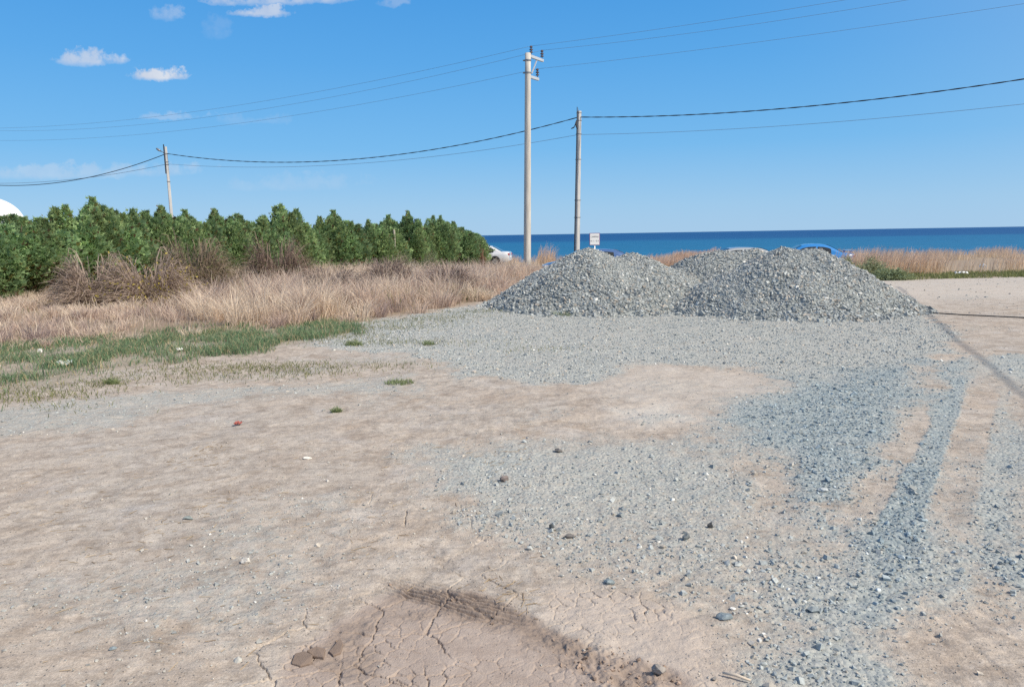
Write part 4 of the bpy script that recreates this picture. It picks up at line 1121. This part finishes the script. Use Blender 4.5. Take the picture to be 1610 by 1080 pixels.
def thin_pole(name, label, px_b, px_t, py_t, depth, wb, wt, rz, stain=True):
    t = at(px_t, py_t, depth); b = at(px_b[0], px_b[1], depth)
    lx = (t.x - b.x) / (t.z - b.z)
    zz = gz(b.x, depth) - 0.1
    base = Vector((t.x - lx * (t.z - zz), depth, zz)); hh = t.z - zz
    r = empty(name, base); tag(r, label, 'utility pole', 'thin poles carrying the black cable')
    m = MB(); V = []
    ca, sa = math.cos(rz), math.sin(rz)
    segs = 8
    ring = [(-.5, -.36), (-.36, -.5), (.36, -.5), (.5, -.36), (.5, .36), (.36, .5), (-.36, .5), (-.5, .36)]
    for k in range(segs + 1):
        q = k / segs; w = wb + (wt - wb) * q
        for a, c in ring:
            a *= w; c *= w
            V.append((lx * hh * q + a * ca - c * sa, a * sa + c * ca, hh * q))
    Fc = [(k * 8 + i, k * 8 + (i + 1) % 8, (k + 1) * 8 + (i + 1) % 8, (k + 1) * 8 + i) for k in range(segs) for i in range(8)]
    Fc += [tuple(range(7, -1, -1)), tuple(segs * 8 + i for i in range(8))]
    m.add(V, Fc); m.build('shaft', M_POLE2, r)
    return r, base, lx, hh

D2 = 40.7
p2, p2b, l2, h2 = thin_pole('utility_pole', 'slim grey concrete pole rising behind the left gravel heap, cable down its side', (907, 390), 910.6, 175, D2, 0.27, 0.19, math.radians(38))
lp2 = lambda px, py: Vector(at(px, py, D2)) - p2b
m = MB()
zc = [lp2(0, py).z for py in (184, 230, 300, 370)] + [0.2]
m.tube([(l2 * z - (0.115 + 0.035 * (1 - z / h2)), -0.11, z) for z in zc], 0.022, 6)
m.build('down_cable', M_CABLE, p2, smooth=True)
m = MB(); q = lp2(909, 192)
m.tube([q + Vector((-0.10, -0.14, 0.05)), q + Vector((-0.16, -0.17, -0.15)), q + Vector((-0.24, -0.16, -0.3)), q + Vector((-0.38, -0.14, -0.36))], [0.03, 0.035, 0.035, 0.028], 6)
m.tube([q + Vector((-0.10, -0.14, 0.0)), q + Vector((-0.13, -0.2, -0.25)), q + Vector((-0.06, -0.2, -0.38))], 0.03, 6)
m.build('cable_tail', M_CABLE, p2, smooth=True)
for py in (178, 190, 211, 251, 315, 342):
    m = MB(); z = lp2(910, py).z; w = 0.27 + (0.19 - 0.27) * z / h2
    m.box((l2 * z, 0, z), (w + 0.02, w + 0.02, 0.035), math.radians(38)); m.build('steel_band', M_BAND, p2)
m = MB(); m.tube([(l2 * h2 - 0.05, 0, h2), (l2 * h2 - 0.05, 0, h2 + 0.12)], 0.012, 6); m.build('top_pin', M_BAND, p2)

D3 = 53.0
p3, p3b, l3, h3 = thin_pole('utility_pole', 'slim pole leaning left above the hedge with a small street lamp arm', (268, 320), 260.3, 231, D3, 0.23, 0.15, math.radians(30))
lp3 = lambda px, py: Vector(at(px, py, D3)) - p3b
m = MB(); a = lp3(259.5, 243); e = lp3(252, 238); m.tube([a, a.lerp(e, .5) + Vector((0, 0, 0.05)), e], 0.025, 8); m.build('lamp_arm', M_BAND, p3)
m = MB(); e2 = lp3(245.5, 233.5); m.tube([e + Vector((.05, 0, 0)), e.lerp(e2, .3), e.lerp(e2, .8), e2], [0.04, 0.075, 0.07, 0.03], 8); m.build('lamp_head', M_BAND, p3, smooth=True)
m = MB(); zc = [lp3(0, py).z for py in (232, 245, 262, 278)]
m.tube([(l3 * z - 0.06, -0.16, z) for z in zc], 0.035, 6); m.build('down_cable', M_CABLE, p3)
for py in (242, 255, 259, 286):
    m = MB(); z = lp3(260, py).z; m.box((l3 * z, 0, z), (0.21, 0.21, 0.05), math.radians(30)); m.build('steel_band', M_BAND, p3)

# pole just outside the right edge that takes the cable on
P4 = Vector((22.6, 29.0, gz(22.6, 29.0) - 0.1))
p4 = empty('utility_pole', P4); tag(p4, 'slim grey concrete pole at the right end of the black cable', 'utility pole', 'thin poles carrying the black cable')
m = MB(); m.box((0, 0, 4.3), (0.27, 0.27, 8.6), 0.6, 0.7); m.build('shaft', M_POLE2, p4, bevel=0.02)

# ---------------------------------------------------------------- wires (plan line + sag measured at a few photo pixels)
def wire(name, label, A, Bxy, samples, rad, mat, zB=None, twist=False, group=None, n=60, cat='wire'):
    """A start point, Bxy plan end; samples = (px, py) seen along it -> least squares parabola through A"""
    A = Vector(A); B = Vector((Bxy[0], Bxy[1]))
    ts, zs = [], []
    for px, py in samples:
        # plan intersection of the pixel ray with the vertical plane through A-B
        r = ray(px, py)
        d = Vector((B.x - A.x, B.y - A.y))
        den = r.x * d.y - r.y * d.x
        s = (A.x * d.y - A.y * d.x) / den
        hit = Vector((r.x * s, r.y * s, CAMZ + r.z * s))
        t = ((hit.x - A.x) * d.x + (hit.y - A.y) * d.y) / d.length_squared
        ts.append(t); zs.append(hit.z - A.z)
    if zB is not None:
        ts.append(1.0); zs.append(zB - A.z)
    ts = np.array(ts); zs = np.array(zs)
    M = np.stack([ts, ts * ts], 1)
    k = np.linalg.lstsq(M, zs, rcond=None)[0]
    pts = []
    for i in range(n + 1):
        t = i / n
        pts.append(Vector((A.x + (B.x - A.x) * t, A.y + (B.y - A.y) * t, A.z + k[0] * t + k[1] * t * t)))
    m = MB()
    if twist:
        L = (B - Vector((A.x, A.y))).length; turns = L / 1.4
        fine = []
        N_ = int(L * 6)
        for ph in (0, math.pi):
            path = []
            for i in range(N_ + 1):
                t = i / N_; j = min(int(t * n), n - 1); f = t * n - j
                p = pts[j].lerp(pts[j + 1], f); an = ph + 2 * math.pi * turns * t
                path.append(p + Vector((0, math.cos(an), math.sin(an))) * rad * 0.8)
            m.tube(path, rad, 5)
    else:
        m.tube(pts, rad, 5)
    o = m.build(name, mat, smooth=True)
    tag(o, label, cat, group)
    return pts
GW = 'overhead conductors on the tall pole'
L_END = (-54.0, 68.0); R_END = (45.0, 9.6)
def cont(w, e): return (w.x + (e[0] - bx), w.y + (e[1] - by))
wire('overhead_wire', 'topmost thin conductor running left from the tall pole', w1, cont(w1, L_END), [(500, 146), (250, 182), (0, 202)], 0.0070, M_WIRE, group=GW)
wire('overhead_wire', 'middle thin conductor running left from the tall pole', w2, cont(w2, L_END), [(500, 159), (250, 192), (0, 206)], 0.0070, M_WIRE, group=GW)
wire('overhead_wire', 'lowest thin conductor running left from the tall pole short arm', w3, cont(w3, L_END), [(500, 177), (250, 208), (0, 221.5)], 0.0070, M_WIRE, group=GW)
wire('overhead_wire', 'topmost thin conductor running right from the tall pole to the top edge', w1, cont(w1, R_END), [(1000, 51), (1200, 22), (1330, 0)], 0.0065, M_WIRE, group=GW)
wire('overhead_wire', 'middle thin conductor running right from the tall pole to the top edge', w2, cont(w2, R_END), [(1000, 64), (1200, 36), (1425, 1)], 0.0065, M_WIRE, group=GW)
wire('overhead_wire', 'lowest thin conductor running right from the tall pole to the upper right corner', w3, cont(w3, R_END), [(1000, 93), (1250, 57), (1590, 10)], 0.0065, M_WIRE, group=GW)
GC = 'cables strung on the thin poles'
c2 = at(909.6, 184.5, D2); t2 = at(909.6, 212, D2); c3 = at(261, 242, D3); t3 = at(261.5, 258.5, D3)
wire('power_cable', 'thick black twisted cable between the slim pole and the leaning pole', c2, (c3.x, c3.y), [(790, 214), (700, 233), (600, 247), (500, 254.5), (400, 253.5)], 0.016, M_CABLE, zB=c3.z, twist=True, group=GC, cat='cable')
wire('power_cable', 'thin lower cable between the slim pole and the leaning pole', t2, (t3.x, t3.y), [(790, 231.5), (650, 251), (500, 261), (380, 262)], 0.010, M_WIRE, zB=t3.z, group=GC, cat='cable')
wire('power_cable', 'thick black twisted cable from the slim pole to the right edge', c2, (P4.x, P4.y), [(1120, 178.6), (1341, 161), (1600, 126)], 0.016, M_CABLE, twist=True, group=GC, cat='cable')
wire('power_cable', 'thin lower cable from the slim pole to the right edge', t2, (P4.x, P4.y), [(1120, 205), (1350, 189), (1600, 165)], 0.009, M_WIRE, group=GC, cat='cable')
wire('power_cable', 'thick black cable drooping left from the leaning pole to the left edge', c3, (-56, 64), [(200, 264), (120, 283), (60, 290), (2, 292)], 0.026, M_CABLE, group=GC, cat='cable')
wire('power_cable', 'thin cable just above the thick one, left of the leaning pole', t3, (-56, 64), [(200, 270), (120, 282), (2, 288.5)], 0.014, M_WIRE, group=GC, cat='cable')

# ---------------------------------------------------------------- sun direction and the cable whose soft shadow crosses the lot
SUN_EL = math.radians(44); SUN_AZ = math.radians(118)       # clockwise from +Y
S = Vector((math.sin(SUN_AZ) * math.cos(SUN_EL), math.cos(SUN_AZ) * math.cos(SUN_EL), math.sin(SUN_EL)))
ga = gp(1612, 625); gb = gp(1478, 508)
dirv = (gb - ga).normalized()
def over(g, h): return g + S * (h / S.z)
pa = over(ga - dirv * 9, 7.7); pm_ = over(ga.lerp(gb, 0.4), 7.2); pb = over(gb + dirv * 9.5, 7.9)
m = MB(); path = []
for i in range(41):
    t = i / 40
    path.append(pa * (2 * (t - .5) * (t - 1)) + pm_ * (-4 * t * (t - 1)) + pb * (2 * t * (t - .5)))
m.tube(path, 0.019, 6)
tag(m.build('power_cable', M_CABLE, smooth=True), 'thick cable bundle overhead at the right whose shadow crosses the lot', 'cable', GC)

# hose lying on the ground at the right
pts = []
for px, py in ((1452, 491.5), (1480, 493), (1520, 495), (1560, 497.5), (1610, 500.5), (1660, 505), (1740, 512)):
    g = gp(px, py); pts.append(Vector((g.x, g.y, gz(g.x, g.y) + 0.016)))
m = MB(); m.tube(pts, 0.0105, 8)
tag(m.build('ground_hose', M_CABLE, smooth=True), 'thin black hose lying across the pale dirt right of the gravel heap', 'hose')

# ---------------------------------------------------------------- cars
def car(name, label, paintm, L=4.4, W=1.74, Hh=1.42, kind='sedan', loc=(0, 0, 0), rz=0.0, spoiler=False):
    """x runs from nose (0) to tail (L); centred on the wheels"""
    r = empty(name, loc, rz); tag(r, label, 'car', 'cars parked by the shore')
    w = W / 2; ox = -L / 2; belt = 0.90
    # lower body, nose to tail: x, half width, bottom, top
    if kind == 'sedan':
        st = [(0.0, 0.66, .34, .58), (0.06, 0.74, .26, .66), (0.30, 0.83, .20, .74), (0.9, w, .18, .83), (1.25, w, .18, .89), (2.0, w, .18, .91), (3.0, w, .18, .93), (3.5, w * .99, .18, .97), (4.0, .84, .22, .985), (4.32, .80, .28, .96), (4.4, .74, .36, .90)]
        prof = [(1.18, .90), (1.45, 1.06), (1.75, 1.24), (1.98, 1.35), (2.25, 1.405), (2.6, 1.42), (2.95, 1.40), (3.2, 1.345), (3.45, 1.22), (3.7, 1.07), (3.88, .965)]
        ws, rs = (0, 3), (7, 10)
        side = [(1.62, 2.62), (2.70, 3.30)]
    else:
        st = [(0.0, 0.66, .34, .60), (0.06, 0.74, .26, .68), (0.30, 0.83, .20, .77), (0.8, w, .18, .86), (1.1, w, .18, .91), (2.0, w, .18, .93), (3.0, w, .18, .95), (3.6, w * .99, .18, .98), (4.0, .82, .24, 1.0), (4.15, .76, .36, .98)]
        prof = [(1.02, .91), (1.3, 1.09), (1.6, 1.29), (1.8, 1.39), (2.1, 1.44), (2.6, 1.455), (3.1, 1.435), (3.5, 1.385), (3.8, 1.26), (4.02, 1.06), (4.12, .99)]
        ws, rs = (0, 3), (7, 10)
        side = [(1.50, 2.45), (2.53, 3.35)]
    k = L / st[-1][0]; kz = Hh / max(p[1] for p in prof)
    st = [(a * k, b, c, d * kz) for a, b, c, d in st]; prof = [(a * k, b * kz) for a, b in prof]; side = [(a * k, b * k) for a, b in side]; belt *= kz
    m = MB(); rows = []
    for x, hw, zb, zt in st:
        half = [(hw * .90, zb), (hw * .98, zb + .10), (hw, zb + (zt - zb) * .45), (hw * .985, zb + (zt - zb) * .72), (hw * .94, zt - .04), (hw * .82, zt), (0, zt + .012)]
        rows.append([(ox + x, -a, z) for a, z in half] + [(ox + x, a, z) for a, z in half[-2::-1]] + [(ox + x, -half[0][0], half[0][1])])
    m.grid(rows)
    n = len(rows[0]) - 1
    m.add(rows[0][:n], [tuple(range(n))]); m.add(rows[-1][:n], [tuple(range(n - 1, -1, -1))])
    def hw_at(z):
        t = max(0.0, (z - belt) / (Hh - belt)); return w * .93 - 0.20 * t - 0.05 * t * t
    rows = []
    for x, z in prof:
        za = min(belt, z - .05); half = [(hw_at(za), za - .06), (hw_at(za + (z - za) * .5), za + (z - za) * .5), (hw_at(z) , z - .035), (hw_at(z) - .07, z - .006), (hw_at(z) * .5, z + .008), (0, z + .012)]
        rows.append([(ox + x, -a, q) for a, q in half] + [(ox + x, a, q) for a, q in half[-2::-1]])
    m.grid(rows)
    m.build('body', paintm, r, smooth=True)
    # glass
    def screen(i0, i1, nm):
        g = MB(); rr = []
        for x, z in prof[i0:i1 + 1]:
            a = hw_at(z) - .09; dz = .016
            rr.append([(ox + x, -a, z + dz), (ox + x, -a * .5, z + dz + .008), (ox + x, 0, z + dz + .012), (ox + x, a * .5, z + dz + .008), (ox + x, a, z + dz)])
        g.grid(rr); g.build(nm, M_GLASS, r, smooth=True)
    screen(*ws, 'windscreen'); screen(*rs, 'rear_window')
    px_ = [p[0] for p in prof]; pz_ = [p[1] for p in prof]
    for sgn in (-1, 1):
        for a, b in side:
            g = MB(); lo, hi = [], []
            for i in range(9):
                x = a + (b - a) * i / 8
                zt = max(float(np.interp(x, px_, pz_)) - .125, belt + .06); zb = belt + .035
                lo.append((ox + x, sgn * (hw_at(zb) + .012), zb)); hi.append((ox + x, sgn * (hw_at(zt) + .014), zt))
            g.grid([lo, hi] if sgn < 0 else [hi, lo]); g.build('side_window', M_GLASS, r)
        for xh in (side[0][1] - .12, side[1][1] - .10):
            h = MB(); h.box((ox + xh, sgn * (w + .012), belt - .10), (.17, .03, .03)); h.build('door_handle', paintm, r)
        q = MB(); q.box((ox + side[0][0] + .10, sgn * (w + .09), belt + .06), (.10, .18, .12)); q.build('wing_mirror', paintm, r, bevel=.02)
        t = MB(); t.box((ox + L - .055, sgn * (w * .72), .80 * kz), (.14, .30, .15)); t.build('tail_light', M_RED, r, bevel=.02)
        t = MB(); t.box((ox + .13, sgn * (w * .70), .63 * kz), (.22, .30, .12)); t.build('headlight', M_LAMP, r, bevel=.02)
        for xw in (0.80 * k, (3.42 if kind == 'sedan' else 3.36) * k):
            a = MB(); a.lathe([(.37, -.02), (.37, .012)], (ox + xw, sgn * (w - .004), .33), 24, 'y'); a.build('wheel_arch', M_TRIM, r)
            ty = MB(); ty.lathe([(.20, -.10), (.29, -.10), (.315, -.07), (.315, .07), (.29, .10), (.20, .10)], (ox + xw, sgn * (w - .065), .315), 24, 'y'); tyo = ty.build('wheel', M_TYRE, r, smooth=True)
            ri = MB(); ri.lathe([(.20, -.015), (.20, .01), (.17, .0)], (ox + xw, sgn * (w + .035), .315), 20, 'y')
            for s5 in range(5):
                an = s5 * 2 * math.pi / 5; ri.bar((ox + xw, sgn * (w + .05), .315), (ox + xw + .185 * math.cos(an), sgn * (w + .05), .315 + .185 * math.sin(an)), .02, .05)
            ri.build('rim', M_RIM, tyo)
    b = MB(); b.box((ox + .03, 0, .30), (.10, 1.3, .14)); b.build('grille', M_TRIM, r, bevel=.02)
    b = MB(); b.box((ox + L + .012, 0, .62), (.012, .50, .11)); b.build('number_plate', M_SIGN, r)
    if spoiler:
        s = MB(); s.box((ox + L - .16, 0, 1.085 * kz), (.22, 1.42, .025)); s.box((ox + L - .18, -.6, 1.03 * kz), (.10, .03, .10)); s.box((ox + L - .18, .6, 1.03 * kz), (.10, .03, .10)); s.build('spoiler', paintm, r, bevel=.008)
    return r

def park(px, d): return at(px, 400, d).x
P_W = paint('white_silver_paint', (0.70, 0.70, 0.72), 0.1); P_B = paint('bright_blue_paint', (0.012, 0.22, 0.60), 0.0)
P_S = paint('silver_paint', (0.42, 0.44, 0.47), 0.4); P_N = paint('dark_blue_paint', (0.05, 0.12, 0.30), 0.1)
xw = park(801, 54) - 2.1
car('parked_car', 'white saloon car half hidden by the hedge end, its tail to the right', P_W, 4.4, 1.74, 1.42, 'sedan', (xw, 54, gz(xw, 54) + 0.02), math.radians(-8))
xb = park(1313, 37.5) - 1.55
car('parked_car', 'bright blue saloon car with tail spoiler behind the right gravel heap', P_B, 4.4, 1.76, 1.46, 'sedan', (xb, 37.5, -0.49), math.radians(-10), spoiler=True)
xs_ = park(1204, 41.5) - 1.9
car('parked_car', 'silver car of which only the roof shows above the rear gravel heap', P_S, 4.3, 1.72, 1.33, 'hatch', (xs_, 41.5, -0.56), math.radians(4))
xn = park(920, 38.0)
car('parked_car', 'dark blue car behind the left gravel heap under the white sign', P_N, 4.3, 1.74, 1.43, 'hatch', (xn, 38.0, -0.54), math.radians(3))

# ---------------------------------------------------------------- sign on a post
SD = 31.0
c0 = at(935, 376.2, SD); zb = gz(c0.x, SD)
sg = empty('sign', (c0.x, SD, zb)); tag(sg, 'small white square notice board on a post above the left gravel heap', 'sign')
zc = c0.z - zb; sw, sh = 14.4 / F * SD, 17.2 / F * SD
m = MB(); m.tube([(0, 0.03, -0.1), (0, 0.03, zc + sh * .3)], 0.028, 10); m.build('post', M_GALV, sg, smooth=True)
m = MB(); m.box((0, 0, zc), (sw + .045, .012, sh + .045)); m.build('border', M_SIGNED, sg)
m = MB(); m.box((0, -0.009, zc), (sw, .008, sh)); m.build('board', M_SIGN, sg)
for txt, dz, size in (('CAMPING', 0.065, 0.098), ('N 1 1 0 0', -0.105, 0.098)):
    cu = bpy.data.curves.new('lettering', 'FONT'); cu.body = txt; cu.size = size; cu.align_x = 'CENTER'; cu.extrude = 0.001
    tmp = bpy.data.objects.new('lettering', cu); COL.objects.link(tmp)
    dg = bpy.context.evaluated_depsgraph_get(); me = bpy.data.meshes.new_from_object(tmp.evaluated_get(dg))
    bpy.data.objects.remove(tmp); me.materials.clear(); me.materials.append(M_INK); me.name = 'lettering'
    o = bpy.data.objects.new('lettering', me); link(o, sg)
    o.location = (0, -0.0145, zc + dz); o.rotation_euler = (math.radians(90), 0, 0)
    wdt = max(v.co.x for v in me.vertices) - min(v.co.x for v in me.vertices)
    o.scale = (sw * 0.86 / wdt, 1, 1)

# ---------------------------------------------------------------- fence posts in the hedge
def fence_post(label, px, py_top, d, wpx):
    t = at(px, py_top, d); z = gz(t.x, d); w = wpx / F * d
    m = MB(); hh = t.z - z
    m.tube([(0, 0, -0.1), (0.01, 0, hh * .5), (0.0, 0.01, hh - .02), (0, 0, hh)], [w * .5, w * .48, w * .46, w * .38], 9)
    return tag(m.build('fence_post', M_WOOD, smooth=False, loc=(t.x, d, z)), label, 'fence post', 'old posts standing along the hedge')
fence_post('pale weathered wooden post standing before the hedge at its right half', 619.5, 362, 40.0, 3.5)
fence_post('short pale post half buried in the hedge left of its middle', 377, 373, 30.3, 3)

# ---------------------------------------------------------------- white tunnel shed behind the hedge
sx = at(-30, 330, 66).x; sy = 63.5; szz = -0.5
sh_ = empty('storage_shed', (sx, sy, szz)); tag(sh_, 'white barrel roofed shed rising behind the left end of the hedge', 'shed')
ztop = at(5, 303, 62).z - szz; half = abs(at(35, 330, 66).x - sx)
m = MB(); wl = ztop * 0.62
m.box((0, 0, wl / 2), (2 * half, 4.6, wl)); m.build('wall', M_WHITE, sh_)
m = MB(); rows = []
for y_ in np.linspace(-2.5, 2.5, 6):
    rows.append([((half + .15) * math.cos(a), y_, wl + (ztop - wl) * math.sin(a)) for a in np.linspace(0, math.pi, 25)])
m.grid(rows)
for y_ in (-2.4, 2.4):
    arc = [((half + .1) * math.cos(a), y_, wl + (ztop - wl) * math.sin(a)) for a in np.linspace(0, math.pi, 25)]
    m.add(arc, [tuple(range(25)) if y_ < 0 else tuple(range(24, -1, -1))])
m.build('roof', M_WHITE, sh_, smooth=False)
m = MB(); m.box((0, -2.33, 1.5), (2.6, .05, 3.0)); m.build('door', M_GREYW, sh_)

# ---------------------------------------------------------------- kerb wall beyond the heaps
wa = at(1030, 401.5, 45.5); wb = at(1112, 404.5, 43.5)
m = MB(); zt = wa.z
m.bar(Vector((wa.x - 3.0, 46.2, -0.40)), Vector((wb.x + 0.6, 43.4, -0.40)), 0.30, 2 * 0.42)
tag(m.build('kerb_wall', simple('worn_concrete', (0.52, 0.45, 0.39), 0.85, 0.2, 0, 0.2, 5, 0.3), bevel=0.02), 'low worn concrete wall between the gravel heaps, before the sea', 'wall')

# ---------------------------------------------------------------- litter
def litter(name, label, px, py, w, d, col, cat='litter', th=0.02):
    g = gp(px, py); n = 10
    m = MB(); rows = []
    for j in range(6):
        rows.append([((i / (n - 1) - .5) * w * (1 - .3 * abs(j - 2.5) / 2.5), (j / 5 - .5) * d, th * (0.6 + 1.2 * random.random())) for i in range(n)])
    m.grid(rows)
    o = m.build(name, simple(name + '_material', col, 0.6, 0.3, 0, 0.08, 9), smooth=False, loc=(g.x, g.y, gz(g.x, g.y)))
    md = o.modifiers.new('solid', 'SOLIDIFY'); md.thickness = 0.006
    return tag(o, label, cat)
litter('crumpled_sack', 'crumpled pale grey sack lying in the green grass at far left', 102, 578, 0.19, 0.16, (0.50, 0.54, 0.52), th=0.05)
litter('paper_scrap', 'white scrap of paper in the green grass strip', 283, 554, 0.10, 0.07, (0.78, 0.77, 0.73), th=0.04)
litter('paper_scrap', 'bright white scrap near the dry grass, left end of the green strip', 63, 556, 0.06, 0.05, (0.80, 0.79, 0.76), th=0.05)
litter('red_rag', 'small faded red scrap on the dirt, left of centre', 375, 668, 0.075, 0.06, (0.36, 0.10, 0.08), th=0.02)
litter('plastic_bag', 'white plastic bag in the grass before the reeds at right', 1512, 423, 0.55, 0.3, (0.80, 0.80, 0.79), th=0.10)
litter('plastic_bag', 'small white plastic bag caught at the foot of the reeds, far right', 1546, 410, 0.32, 0.25, (0.8, 0.8, 0.78), th=0.16)
g0 = gp(1136, 1062); g1 = gp(1180, 1074)
m = MB(); z_ = gz(g0.x, g0.y) + .012
m.tube([(g0.x, g0.y, z_), (g0.x * .5 + g1.x * .5, g0.y * .55 + g1.y * .45, z_ + .004), (g1.x, g1.y, z_)], [.004, .006, .004], 7)
tag(m.build('dry_stick', simple('bleached_wood', (0.62, 0.52, 0.42), 0.8, 0.2, 0, 0.1, 20), smooth=True), 'pale bleached stick lying on gravel at the bottom edge', 'stick')

# ---------------------------------------------------------------- world, sun, camera
world = bpy.data.worlds.new('World'); scene.world = world; world.use_nodes = True
wt = world.node_tree; wt.nodes.clear(); N = NT(wt)
sky = N.n('ShaderNodeTexSky', sky_type='NISHITA'); sky.sun_disc = False
sky.sun_elevation = SUN_EL; sky.sun_rotation = SUN_AZ; sky.altitude = 0
sky.air_density = 1.15; sky.dust_density = 0.35; sky.ozone_density = 2.2
bg = N.n('ShaderNodeBackground'); bg.inputs['Strength'].default_value = 0.105
hs = N.n('ShaderNodeHueSaturation'); hs.inputs['Saturation'].default_value = 1.12; hs.inputs['Value'].default_value = 1.0
N.l(sky.outputs[0], hs.inputs['Color'])
tc0 = N.n('ShaderNodeTexCoord'); sp0 = N.n('ShaderNodeSeparateXYZ'); N.l(tc0.outputs['Generated'], sp0.inputs[0])
clear = N.ramp(N.math('MULTIPLY', sp0.outputs[2], 1.0, clamp=True), [(0.0, (0.37, 0.61, 0.87)), (0.035, (0.32, 0.585, 0.87)), (0.11, (0.170, 0.49, 0.88)), (0.21, (0.100, 0.40, 0.84)), (0.30, (0.064, 0.335, 0.79)), (0.6, (0.040, 0.18, 0.48)), (1.0, (0.035, 0.12, 0.32))])
sc = N.n('ShaderNodeVectorMath', operation='SCALE'); N.l(clear, sc.inputs[0]); sc.inputs['Scale'].default_value = 9.5
blend = N.mix(0.90, hs.outputs[0], sc.outputs[0])
# pale glow of the sky round the sun and along the horizon below it
dt = N.n('ShaderNodeVectorMath', operation='DOT_PRODUCT'); N.l(tc0.outputs['Generated'], dt.inputs[0]); dt.inputs[1].default_value = tuple(S)
glow = N.math('POWER', N.math('MAXIMUM', dt.outputs['Value'], 0.0), 1.6)
blend = N.mix(N.math('MULTIPLY', glow, 0.9, clamp=True), blend, (8.2, 8.0, 7.4))
# small fair weather clouds, placed by direction in the sky
tc = N.n('ShaderNodeTexCoord'); sp = N.n('ShaderNodeSeparateXYZ'); N.l(tc.outputs['Generated'], sp.inputs[0])
yy = N.math('MAXIMUM', sp.outputs[1], 0.05)
u = N.math('DIVIDE', sp.outputs[0], yy); v = N.math('DIVIDE', sp.outputs[2], yy)
cb = N.n('ShaderNodeCombineXYZ'); N.l(u, cb.inputs[0]); N.l(v, cb.inputs[1])
warp = N.math('SUBTRACT', N.noise(cb.outputs[0], 26, 6, 0.6), 0.5)
warp2 = N.math('SUBTRACT', N.noise(cb.outputs[0], 60, 5, 0.65), 0.5)
total = None
for px, py, wpx, hpx, amt in ((140, 93, 58, 17, 0.62), (250, 119, 48, 13, 0.85), (410, 20, 55, 12, 0.62), (450, 0, 110, 14, 0.55), (355, 2, 42, 10, .5), (260, 24, 24, 16, 0.26), (262, 184, 60, 8, 0.25),
                              (120, 272, 200, 16, 0.26), (340, 48, 26, 24, 0.09), (400, 190, 60, 10, 0.10), (620, 5, 30, 9, .22), (470, 290, 120, 18, .12), (175, 276, 25, 8, 0.25)):
    r = ray(px, py); cu_, cv_ = r.x / r.y, r.z / r.y
    du = N.math('DIVIDE', N.math('ADD', N.math('SUBTRACT', u, cu_), N.math('MULTIPLY', warp, 0.045)), wpx / F)
    dv0 = N.math('ADD', N.math('SUBTRACT', v, cv_), N.math('MULTIPLY', warp2, 0.022))
    dv = N.math('DIVIDE', dv0, hpx / F)
    # flatter base than top
    dvb = N.math('MULTIPLY', dv, N.math('ADD', 1.0, N.math('MULTIPLY', N.math('LESS_THAN', dv, 0.0), 0.5)))
    e = N.math('ADD', N.math('MULTIPLY', du, du), N.math('MULTIPLY', dvb, dvb))
    f = N.math('MULTIPLY', N.ramp(N.math('SUBTRACT', N.math('ADD', e, N.math('MULTIPLY', N.math('ADD', warp, warp2), 2.6)), 0.0), [(0.05, 1.0), (1.0, 0.0)]), amt)
    total = f if total is None else N.math('MAXIMUM', total, f)
front = N.math('GREATER_THAN', sp.outputs[1], 0.06)
total = N.math('MULTIPLY', total, front)
ccol = N.mix(N.ramp(N.noise(cb.outputs[0], 40, 5), [(0.35, 0.0), (0.7, 1.0)]), (6.3, 6.6, 7.4), (7.6, 7.7, 8.0))
N.l(N.mix(total, blend, ccol), bg.inputs['Color'])
wo = N.n('ShaderNodeOutputWorld'); N.l(bg.outputs[0], wo.inputs[0])

sun = bpy.data.lights.new('sun', 'SUN'); sun.energy = 4.5; sun.angle = math.radians(0.53); sun.color = (1.0, 0.935, 0.82)
so = bpy.data.objects.new('sun', sun); link(so); so.location = (10, -5, 20)
so.rotation_euler = S.to_track_quat('Z', 'Y').to_euler()

cam = bpy.data.cameras.new('camera'); cam.sensor_fit = 'HORIZONTAL'; cam.sensor_width = 36.0; cam.lens = 36.0 * F / 1610.0
cam.clip_start = 0.05; cam.clip_end = 200000
co = bpy.data.objects.new('camera', cam); link(co); co.matrix_world = Matrix.Translation((0, 0, CAMZ)) @ RC.to_4x4()
scene.camera = co
vs = scene.view_settings
scene.display_settings.display_device = 'sRGB'
vs.view_transform = 'Standard'; vs.look = 'None'; vs.exposure = 0.0; vs.gamma = 1.0; vs.use_curve_mapping = False
scene.cycles.max_bounces = 6; scene.cycles.transparent_max_bounces = 4
scene.cycles.use_denoising = False
